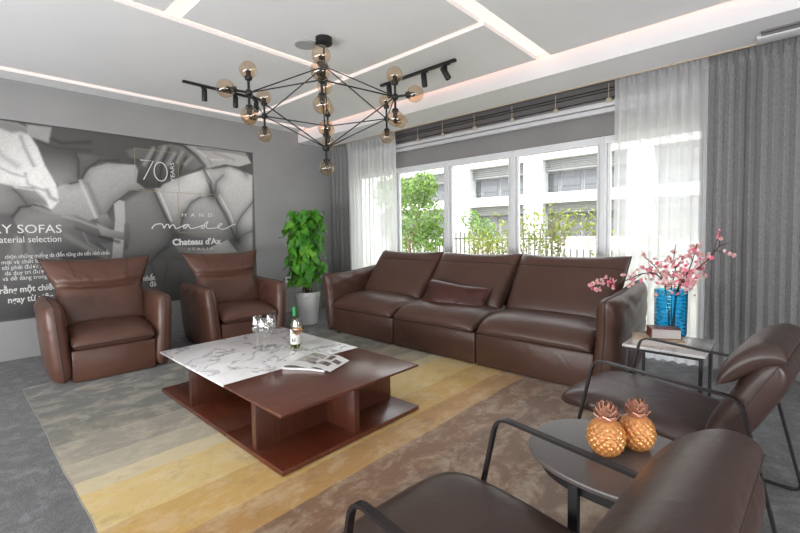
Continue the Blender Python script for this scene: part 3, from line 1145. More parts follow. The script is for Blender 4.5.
def heart_leaf(bm, base, d, nrm, L, W):
    d = Vector(d).normalized()
    nrm = Vector(nrm)
    s = d.cross(nrm)
    if s.length < 1e-3: s = d.cross(Vector((1, 0.3, 0)))
    s.normalize()
    n = s.cross(d)
    out = [(-0.08, 0.0), (-0.14, 0.30), (0.02, 0.50), (0.28, 0.47), (0.6, 0.28), (1.0, 0.0)]
    mid = [bm.verts.new(Vector(base)+d*(L*t)+n*(-0.10*L*t*t)) for t in (0.0, 0.0, 0.05, 0.28, 0.6, 1.0)]
    for sg in (1, -1):
        prev = None
        vs = []
        for k, (t, ww) in enumerate(out):
            if k == 5: vs.append(mid[5])
            elif k == 0: vs.append(mid[0])
            else: vs.append(bm.verts.new(Vector(base)+d*(L*t)+s*(sg*ww*W)+n*(0.12*W*ww*2-0.10*L*max(t, 0)**2)))
        for k in range(5):
            a, b = mid[k], mid[k+1]
            q = [a, b, vs[k+1], vs[k]]
            qq = []
            for v_ in q:
                if v_ not in qq: qq.append(v_)
            if len(qq) >= 3:
                try: bm.faces.new(qq)
                except ValueError: pass
bm = BM()
for k in range(400):
    z = 0.53+0.96*rn.random()**0.9
    a = rn.uniform(0, 2*PI)
    env = 0.265+0.05*math.sin(z*5)-0.10*max(0, z-1.15)
    if z > 1.35: env *= 0.8
    rr = env*rn.uniform(0.45, 1.08)
    base = Vector((rr*math.cos(a), rr*math.sin(a), z))
    th = a+rn.uniform(-0.5, 0.5)
    nrm = Vector((math.cos(th), math.sin(th), rn.uniform(0.15, 0.9)))
    tn = Vector((-math.sin(th), math.cos(th), 0))
    d = -Vector((0, 0, 1))*rn.uniform(0.5, 1.0)+tn*rn.uniform(-0.8, 0.8)+Vector((math.cos(th), math.sin(th), 0))*rn.uniform(0.1, 0.6)
    d = d-nrm*(d.dot(nrm)/nrm.dot(nrm))
    L = rn.uniform(0.07, 0.125)
    heart_leaf(bm, base, d, nrm, L, L*rn.uniform(0.85, 1.05))
    tube(bm, [base*0.35+Vector((0, 0, z*0.65-0.01)), base*0.8+Vector((0, 0, z*0.2+0.01)), base], 0.0018, 4)
for a0 in (0.9,):   # trailing vines
    p = Vector((0.13*math.cos(a0), 0.13*math.sin(a0), 0.44))
    for i in range(8):
        p = p+Vector((0.025*math.cos(a0)*(i < 3), 0.025*math.sin(a0)*(i < 3), -0.035 if i > 1 else 0.0))
        heart_leaf(bm, p, (math.cos(a0+rn.uniform(-1, 1)), math.sin(a0+rn.uniform(-1, 1)), -0.6), (math.cos(a0), math.sin(a0), 0.6), 0.06, 0.05)
for i in range(5):           # one shoot sticking out towards the mural
    heart_leaf(bm, (-0.20-0.045*i, -0.03*i, 1.22-0.02*i), (-1, -0.4+0.4*(i % 2), 0.1), (0, 0, 1), 0.075, 0.065)
tube(bm, [(0, 0, 1.2), (-0.2, -0.02, 1.22), (-0.40, -0.12, 1.14)], 0.003, 4)
obj('foliage', bm, M_LEAF, pp, recalc=False)
o = thing('wall_socket', 'white wall socket low on the wall behind the potted plant', 'socket', (XL, 3.50, 0.50))
boxobj('cover_plate', 0.0, 0.010, -0.045, 0.045, -0.045, 0.045, M_WHITE, o, 0.003)
bm = BM()
lathe(bm, [(0, 0.0105), (0.018, 0.0105), (0.018, 0.012), (0, 0.012)], (0, 0, 0), 16, M=Matrix.Rotation(R(90), 3, 'Y'))
obj('outlet', bm, M_BLACK, o)
# ------------------------------------------------------------ side table, vase, books
st = thing('side_table', 'small square side table with pale marble top and thin black legs beside the sofa', 'side table', (-0.54, 3.115, 0))
boxobj('table_top', -0.215, 0.215, -0.235, 0.235, 0.454, 0.47, M_MARBLE2, st, 0.002)
bm = BM()
for s in (-1, 1):
    box(bm, -0.19, 0.19, s*0.205-0.008, s*0.205+0.008, 0.434, 0.4535)
    box(bm, s*0.19-0.008, s*0.19+0.008, -0.205, 0.205, 0.434, 0.4535)
obj('apron_frame', bm, M_BLACK, st, False)
for sx in (-1, 1):
    for sy in (-1, 1):
        boxobj('leg', sx*0.19-0.009, sx*0.19+0.009, sy*0.205-0.009, sy*0.205+0.009, RZ+0.0005 if sy < 0 else 0.001, 0.4345, M_BLACK, st, 0.001)

vs_ = thing('vase', 'ribbed deep blue glass vase holding blossom branches on the side table', 'vase', (-0.555, 3.225, 0.4705), R(38))
bm = BM()
def vase_surf(inner):
    rings = []
    nz, na = 92, 40
    for i in range(nz+1):
        t = i/nz
        z = 0.325*t
        if inner: z = max(z, 0.02)
        rib = 0.0022*math.sin(2*PI*z/0.0125) if 0.01 < z < 0.315 else 0
        fl = 1-0.25*math.exp(-(z/0.018)**2)
        ex, ey = 0.092*fl+0.004*t, 0.052*fl+0.003*t
        d = rib-(0.006 if inner else 0)
        row = []
        for k in range(na):
            a = 2*PI*k/na
            ca, sa = math.cos(a), math.sin(a)
            p = 0.62
            row.append(bm.verts.new(((ex+d)*math.copysign(abs(ca)**p, ca), (ey+d)*math.copysign(abs(sa)**p, sa), z)))
        rings.append(row)
    for A, B in zip(rings, rings[1:]):
        for k in range(na): bm.faces.new((A[k], A[(k+1) % na], B[(k+1) % na], B[k]))
    return rings
o_ = vase_surf(False)
i_ = vase_surf(True)
na = 40
for k in range(na): bm.faces.new((o_[-1][k], o_[-1][(k+1) % na], i_[-1][(k+1) % na], i_[-1][k]))
bm.faces.new(o_[0][::-1])
bm.faces.new(i_[0])
obj('vase_body', bm, M_BLUE, vs_)

# blossom branches
M_BRANCH = noisy('dark_twig_bark', srgb(48, 36, 34), srgb(74, 58, 54), 60, 0.8, 0.4, 90, 0.004)
def petal_mat():
    m = N('pink_petal')
    f = m.noise(m.coord(), 22, 2)
    c = m.ramp(f, (0.28, srgb(250, 222, 216)), (0.5, srgb(244, 196, 194)), (0.72, srgb(236, 152, 164)))
    m.l(c, m.b.inputs['Base Color'])
    m.set(Roughness=0.6)
    tl = m.n('ShaderNodeBsdfTranslucent')
    m.l(c, tl.inputs[0])
    mx = m.n('ShaderNodeMixShader')
    mx.inputs[0].default_value = 0.35
    m.l(m.b.outputs[0], mx.inputs[1])
    m.l(tl.outputs[0], mx.inputs[2])
    m.l(mx.outputs[0], m.out.inputs[0])
    return m.m
M_PETAL = petal_mat()
M_PETAL2 = simple('deep_pink_petal', srgb(240, 120, 152), 0.6)
M_STAMEN = simple('olive_bud', srgb(120, 92, 60), 0.7)
def blossom_mesh(name, seed, mat, r=0.017):
    rr = random.Random(seed)
    bm = BM()
    for layer in range(2):
        for k in range(5):
            a = 2*PI*k/5+layer*0.6+rr.uniform(-0.1, 0.1)
            lift = 0.35+0.4*layer
            d = Vector((math.cos(a), math.sin(a), lift)).normalized()
            s = Vector((-math.sin(a), math.cos(a), 0))
            n = s.cross(d)
            L = r*(1.0-0.25*layer)
            c0 = bm.verts.new((0, 0, 0.001*layer))
            pts = [d*(L*0.45)+s*(L*0.33)+n*0.001, d*(L*0.85)+s*(L*0.42)-n*(0.1*L), d*(L*1.05)-n*(0.22*L), d*(L*0.85)-s*(L*0.42)-n*(0.1*L), d*(L*0.45)-s*(L*0.33)+n*0.001]
            c1 = bm.verts.new(d*(L*0.6)+n*(0.12*L))
            vsn = [bm.verts.new(p) for p in pts]
            ring = [c0]+vsn
            for q in range(len(ring)):
                bm.faces.new((ring[q], ring[(q+1) % len(ring)], c1))
    n0 = len(bm.faces)
    sphere(bm, (0, 0, 0.004), 0.0035, 6, 4, mi=1)
    me = bpy.data.meshes.new(name)
    bm.to_mesh(me)
    bm.free()
    me.materials.append(mat)
    me.materials.append(M_STAMEN)
    me.shade_smooth()
    return me
BL = [blossom_mesh('blossom', 1, M_PETAL), blossom_mesh('blossom', 2, M_PETAL2), blossom_mesh('blossom', 3, M_PETAL, 0.014)]
rb = random.Random(77)
VB = Vector((-0.555, 3.225, 0.4705))
# image-plane-parallel directions at the vase: a to the right in the photo, b away
AX = Vector((0.68, 0.733, 0))
BX = Vector((-0.733, 0.68, 0))
def branch(label, tip_path, side, blossoms, thick=0.0055):
    """tip_path: offsets (right, up above table, depth) from the vase foot"""
    pts = [VB+AX*a+BX*b+Vector((0, 0, z)) for a, z, b in tip_path]
    # smooth
    sm = []
    for i in range(len(pts)-1):
        for k in range(5):
            t = k/5
            p0, p1, p2, p3 = pts[max(i-1, 0)], pts[i], pts[i+1], pts[min(i+2, len(pts)-1)]
            sm.append(0.5*((2*p1)+(-p0+p2)*t+(2*p0-5*p1+4*p2-p3)*t*t+(-p0+3*p1-3*p2+p3)*t**3))
    sm.append(pts[-1])
    root = thing('blossom_branch', label, 'flower branch', pts[0], 0, 'pink blossom branches in the blue vase')
    bm = BM()
    n = len(sm)
    tube(bm, [p-pts[0] for p in sm], thick, 6, radii=[1-0.65*i/n for i in range(n)])
    spots = []
    for a, z, b in side:        # side twigs: (index fraction, up, right)
        i = int(a*(n-1))
        p = sm[i]
        q = p+AX*b+Vector((0, 0, z))+BX*rb.uniform(-0.04, 0.04)
        m = p.lerp(q, 0.5)+Vector((0, 0, 0.008))
        tube(bm, [p-pts[0], m-pts[0], q-pts[0]], thick*0.5, 5, radii=[1, 0.8, 0.5])
        spots += [(m, 1), (q, 2), (p.lerp(q, 0.75), 1)]
    stem = obj('stem', bm, M_BRANCH, root)
    for (f, cnt, sp) in blossoms:
        c = sm[int(f*(n-1))]
        for _ in range(cnt):
            spots.append((c+Vector((rb.uniform(-1, 1), rb.uniform(-1, 1), rb.uniform(-1, 1)))*sp, 1))
    for p, k in spots:
        for _ in range(k):
            q = p+Vector((rb.uniform(-1, 1), rb.uniform(-1, 1), rb.uniform(-1, 1)))*0.010
            o = bpy.data.objects.new('blossom', BL[rb.choice((0, 0, 0, 1, 2))])
            COL.objects.link(o)
            o.parent = root
            o.location = q-pts[0]
            s = rb.uniform(0.7, 1.05)
            o.scale = (s, s, s)
            o.rotation_euler = (rb.uniform(0, 3), rb.uniform(0, 3), rb.uniform(0, 6))
branch('blossom branch reaching far left over the sofa arm', [(-0.01, 0.03, 0), (-0.02, 0.30, 0), (-0.10, 0.42, -0.01), (-0.22, 0.435, -0.03), (-0.38, 0.385, -0.05), (-0.50, 0.375, -0.05), (-0.57, 0.355, -0.05)],
       [(0.72, 0.03, -0.06), (0.85, 0.02, -0.05), (0.6, 0.05, 0.03), (0.5, -0.08, -0.08)], [(0.97, 3, 0.02), (0.9, 8, 0.03), (0.78, 8, 0.03), (0.62, 5, 0.03), (0.42, 14, 0.06)])
branch('blossom branch pointing up left with a bare budded tip', [(0.0, 0.03, 0.01), (-0.03, 0.32, 0.01), (-0.09, 0.45, 0.0), (-0.17, 0.53, 0.0), (-0.205, 0.58, 0)],
       [(0.6, 0.03, 0.05), (0.75, 0.02, -0.03)], [(0.45, 18, 0.06), (0.6, 8, 0.04), (0.7, 3, 0.03)], 0.0045)
branch('blossom branch rising straight up from the middle of the vase', [(0.01, 0.03, 0), (0.0, 0.32, 0.0), (0.02, 0.44, -0.01), (0.015, 0.53, 0), (0.03, 0.62, 0.0)],
       [(0.6, 0.05, -0.05), (0.7, 0.03, 0.05), (0.55, 0.08, 0.07)], [(0.45, 22, 0.07), (0.58, 12, 0.05), (0.7, 5, 0.03), (0.85, 3, 0.02)], 0.0045)
branch('blossom branch with the tallest dense cluster, right of the middle one', [(0.015, 0.03, -0.01), (0.03, 0.30, -0.01), (0.09, 0.42, -0.02), (0.135, 0.53, -0.02), (0.155, 0.62, -0.02)],
       [(0.72, 0.04, -0.04), (0.8, 0.0, 0.05), (0.9, 0.02, 0.03)], [(0.46, 20, 0.07), (0.6, 10, 0.045), (0.75, 8, 0.03), (0.88, 7, 0.03), (0.98, 5, 0.025)])
branch('blossom branch arching far right in front of the grey curtain', [(0.02, 0.03, 0.01), (0.05, 0.30, 0.01), (0.14, 0.42, 0.0), (0.26, 0.52, 0.0), (0.34, 0.60, 0.01), (0.42, 0.62, 0.02)],
       [(0.7, 0.12, 0.06), (0.74, -0.03, 0.12), (0.55, -0.08, 0.05), (0.6, 0.03, -0.03), (0.8, 0.10, -0.01)], [(0.38, 16, 0.06), (0.5, 6, 0.03), (0.62, 4, 0.03)])
branch('low blossom branch spreading over the front rim of the vase', [(0.0, 0.03, -0.015), (0.01, 0.30, -0.03), (0.02, 0.37, -0.07), (0.03, 0.42, -0.10)],
       [(0.6, 0.0, -0.10), (0.7, 0.02, 0.10), (0.8, 0.04, -0.04), (0.6, 0.05, 0.05), (0.55, -0.06, -0.13)], [(0.7, 16, 0.07), (0.9, 14, 0.06), (0.55, 10, 0.07)], 0.004)

# books
def book(label, name, cx, cy, z, L, W, H, rz, cover, spine_cols, group):
    t = thing(name, label, 'book', (cx, cy, z), rz, group)
    c = boxobj('cover', -L/2, L/2, -W/2, W/2, H-0.003, H, cover, t, 0.0008)
    boxobj('cover', -L/2, L/2, -W/2, W/2, 0, 0.003, cover, t, 0.0008)
    boxobj('page_block', -L/2+0.004, L/2-0.004, -W/2+0.004, W/2-0.003, 0.003, H-0.003, simple('page_edges', srgb(176, 170, 168), 0.8), t)
    sp = boxobj('spine', -L/2, -L/2+0.004, -W/2, W/2, 0.003, H-0.003, cover, t)
    return t, c, sp
C_CREAM = noisy('cream_floral_cover', srgb(206, 190, 160), srgb(160, 124, 96), 28, 0.5, 0)
t, c, sp = book('cream floral covered book lying under the red brown book on the side table', 'book', -0.590, 3.035, 0.4705, 0.28, 0.20, 0.036, R(14), C_CREAM, None, 'books on the side table')
C_RED = noisy('brown_cover', srgb(116, 58, 44), srgb(92, 44, 34), 12, 0.35, 0)
t, c, sp = book('thick red brown book lying on top of the cream book', 'book', -0.565, 3.070, 0.507, 0.165, 0.12, 0.062, R(25), C_RED, None, 'books on the side table')
bm = BM()
rk = random.Random(3)
for k in range(16):
    x = rk.uniform(-0.06, 0.045)
    y = rk.uniform(-0.045, 0.03)
    box(bm, x, x+rk.uniform(0.008, 0.025), y, y+rk.uniform(0.003, 0.008), 0.062, 0.0624)
obj('cover_print', bm, simple('golden_print', srgb(214, 140, 60), 0.4), t, False)

# ------------------------------------------------------------ lounge chairs
def make_lounge(label):
    """local: x along the facing axis (front at -x), near frame at y=0, far frame at y=W"""
    W = 0.585
    t = thing('lounge_chair', label, 'lounge chair', group='dark leather lounge chairs')
    loop = fillet([(-0.785, 0, 0.006), (-0.655, 0, 0.585), (-0.120, 0, 0.553), (0.008, 0, 0.006)], 0.05, 6, True)
    for y in (0, W):
        bm = BM()
        sweep(bm, [(p.x, y, p.z) for p in loop], rect(0.010, 0.020), True, up=Vector((0, 1, 0)))
        obj('side_frame', bm, M_FRAME, t, False)
    for a, z in ((-0.60, 0.285), (-0.24, 0.257)):
        bm = BM()
        tube(bm, [(a, 0.0 if False else 0.004, z), (a, W-0.004, z)], 0.010, 8)
        obj('cross_bar', bm, M_FRAME, t)
    bm = BM()
    for y in (0.004, W-0.004):
        tube(bm, [(-0.735, y, 0.24), (-0.60, y, 0.285), (-0.22, y, 0.255)], 0.008, 6)
    obj('seat_rail', bm, M_FRAME, t)
    yc, hw = W/2, 0.272
    def P(u, v):
        uu, vv = rc(u, v, 0.14)
        s = (vv+1)/2            # 0 front .. 1 back
        return (-0.885+0.74*s, yc+hw*uu, 0.345-0.055*s+0.02*math.sin(PI*s)-0.03*gauss(s, 0.12))
    bm = BM()
    per = blob(bm, P, lambda u, v: (0.050*se(u, v, 7, 4, 0.5), 0.055*se(u, v, 7, 4, 0.5)), 36, 40)
    s = obj('seat', bm, M_LOUNGE, t)
    pipe(per, s, 0.003)
    def P2(u, v):
        q = (v+1)/2
        # spine of the back, from seat rear up to the rolled top
        x = -0.215+0.205*q-0.01*q*q
        z = 0.325+0.37*q
        return (x, yc+(0.275)*u, z)
    def T2(u, v):
        k = se(u, v, 10, 5, 0.45)
        return 0.066*k
    bm = BM()
    per = blob(bm, P2, T2, 40, 36)
    b = obj('backrest', bm, M_LOUNGE, t)
    pipe(per, b, 0.003)
    # headrest roll folded over the top
    def P3(u, v):
        q = (v+1)/2
        ctrl = [Vector((-0.195, 0, 0.585)), Vector((-0.140, 0, 0.67)), Vector((-0.07, 0, 0.735)), Vector((0.0, 0, 0.715))]
        a = ctrl[0].lerp(ctrl[1], q); b_ = ctrl[1].lerp(ctrl[2], q); c = ctrl[2].lerp(ctrl[3], q)
        p = a.lerp(b_, q).lerp(b_.lerp(c, q), q)
        return (p.x, yc+0.275*u, p.z)
    bm = BM()
    per = blob(bm, P3, lambda u, v: (0.05+0.012*v)*se(u, v, 10, 3.5, 0.5), 36, 24)
    h = obj('headrest', bm, M_LOUNGE, t)
    pipe(per, h, 0.003)
    return t
lc = make_lounge('dark brown leather lounge chair beyond the pineapples, in front of the side table')
lc.location = (0.005, 1.945, RZ)
lc.rotation_euler = (0, 0, R(-6.0))
lc2 = copy_tree(lc)
lc2.location = (-0.060, 0.565, RZ)
lc2.rotation_euler = (0, 0, R(-3.4))
lc2['label'] = 'dark brown leather lounge chair nearest the camera in the right foreground'

# ------------------------------------------------------------ round table with pineapples
rtb = thing('round_side_table', 'round dark grey side table between the two lounge chairs', 'side table', (-0.38, 1.383, 0))
M_DARKT = simple('dark_grey_lacquer', srgb(88, 82, 80), 0.28)
def pebble(rx, ry, e, n=72):
    out = []
    for k in range(n):
        t = 2*PI*k/n
        c, s = math.cos(t), math.sin(t)
        x = rx*math.copysign(abs(c)**(2/e), c)
        y = ry*math.copysign(abs(s)**(2/e), s)
        out.append((x, y*(1-0.10*x/rx*-1 if x < 0 else 1)))
    return out
def slab(bm, levels, e=2.5):
    rings = [[bm.verts.new((x, y, z)) for x, y in pebble(rx, ry, e)] for rx, ry, z in levels]
    for A, B in zip(rings, rings[1:]):
        for k in range(len(A)): bm.faces.new((A[k], A[(k+1) % len(A)], B[(k+1) % len(A)], B[k]))
    bm.faces.new(rings[0][::-1])
    bm.faces.new(rings[-1])
bm = BM()
slab(bm, [(0.240, 0.212, 0.478), (0.252, 0.224, 0.483), (0.255, 0.227, 0.490), (0.255, 0.227, 0.497), (0.253, 0.225, 0.500)])
obj('table_top', bm, M_DARKT, rtb)
bm = BM()
slab(bm, [(0.215, 0.185, 0.435), (0.215, 0.185, 0.4778)])
obj('apron', bm, M_BLACK, rtb)
for lx, ly in ((-0.055, -0.19), (0.17, 0.13), (-0.17, 0.13)):
    bm = BM()
    box(bm, lx-0.014, lx+0.014, ly-0.012, ly+0.012, RZ+0.001, 0.47, 0.002)
    obj('leg', bm, M_BLACK, rtb, False)

def pineapple(label, x, y, s, rz):
    t = thing('pineapple_ornament', label, 'ornament', (x, y, 0.5005), rz, 'golden pineapples')
    bm = BM()
    nz, na = 100, 140
    prof = lambda q: 0.050*(math.sin(PI*min(1, max(0, 0.10+0.83*q)))**0.55)
    rings = []
    for i in range(nz+1):
        q = i/nz
        z = 0.104*q
        row = []
        for k in range(na):
            a = 2*PI*k/na
            # diamond lattice of rounded studs
            U = 14*(a/(2*PI))*1.0+q*4.6
            V = 14*(a/(2*PI))*1.0-q*4.6
            fu, fv = U % 1-0.5, V % 1-0.5
            st_ = (math.cos(PI*fu)*math.cos(PI*fv))**0.8 if abs(fu) < 0.5 and abs(fv) < 0.5 else 0
            r = prof(q)+0.0042*st_*min(1, q*8, (1-q)*8)
            row.append(bm.verts.new((r*math.cos(a)*s, r*math.sin(a)*s, z*s)))
        rings.append(row)
    for A, B in zip(rings, rings[1:]):
        for k in range(na): bm.faces.new((A[k], A[(k+1) % na], B[(k+1) % na], B[k]))
    bm.faces.new(rings[0][::-1])
    bm.faces.new(rings[-1])
    obj('body', bm, M_GOLD, t)
    bm = BM()
    lathe(bm, [(0.024*s, 0.098*s), (0.026*s, 0.108*s), (0.018*s, 0.118*s), (0, 0.118*s)], (0, 0, 0), 16)
    for ring, (n, tilt, L, z) in enumerate(((7, 1.2, 0.032, 0.105), (6, 0.8, 0.036, 0.110), (5, 0.42, 0.040, 0.113), (3, 0.12, 0.040, 0.115))):
        for k in range(n):
            a = 2*PI*k/n+ring*0.45
            out = Vector((math.cos(a), math.sin(a), 0))
            sd = Vector((-math.sin(a), math.cos(a), 0))
            d = out*math.sin(tilt)+Vector((0, 0, math.cos(tilt)))
            nn = sd.cross(d)
            b0 = Vector((0, 0, z))+out*0.010
            pts = [(b0-sd*0.010), (b0+d*L*0.5-sd*0.018), (b0+d*L+nn*-0.006), (b0+d*L*0.5+sd*0.018), (b0+sd*0.010)]
            f_ = [bm.verts.new((p+nn*0.001)*s) for p in pts]
            g_ = [bm.verts.new((p-nn*0.0015)*s) for p in pts]
            mf = bm.verts.new((b0+d*L*0.45+nn*0.004)*s)
            for q in range(5):
                bm.faces.new((f_[q], f_[(q+1) % 5], mf))
                bm.faces.new((g_[q], f_[q], f_[(q+1) % 5], g_[(q+1) % 5]))
            bm.faces.new(g_)
    obj('crown', bm, M_ROSE, t, False)
pineapple('golden pineapple ornament, the left and nearer of the pair on the round table', -0.402, 1.368, 1.06, 0.3)
pineapple('golden pineapple ornament, the right and farther of the pair on the round table', -0.340, 1.465, 1.04, 1.1)
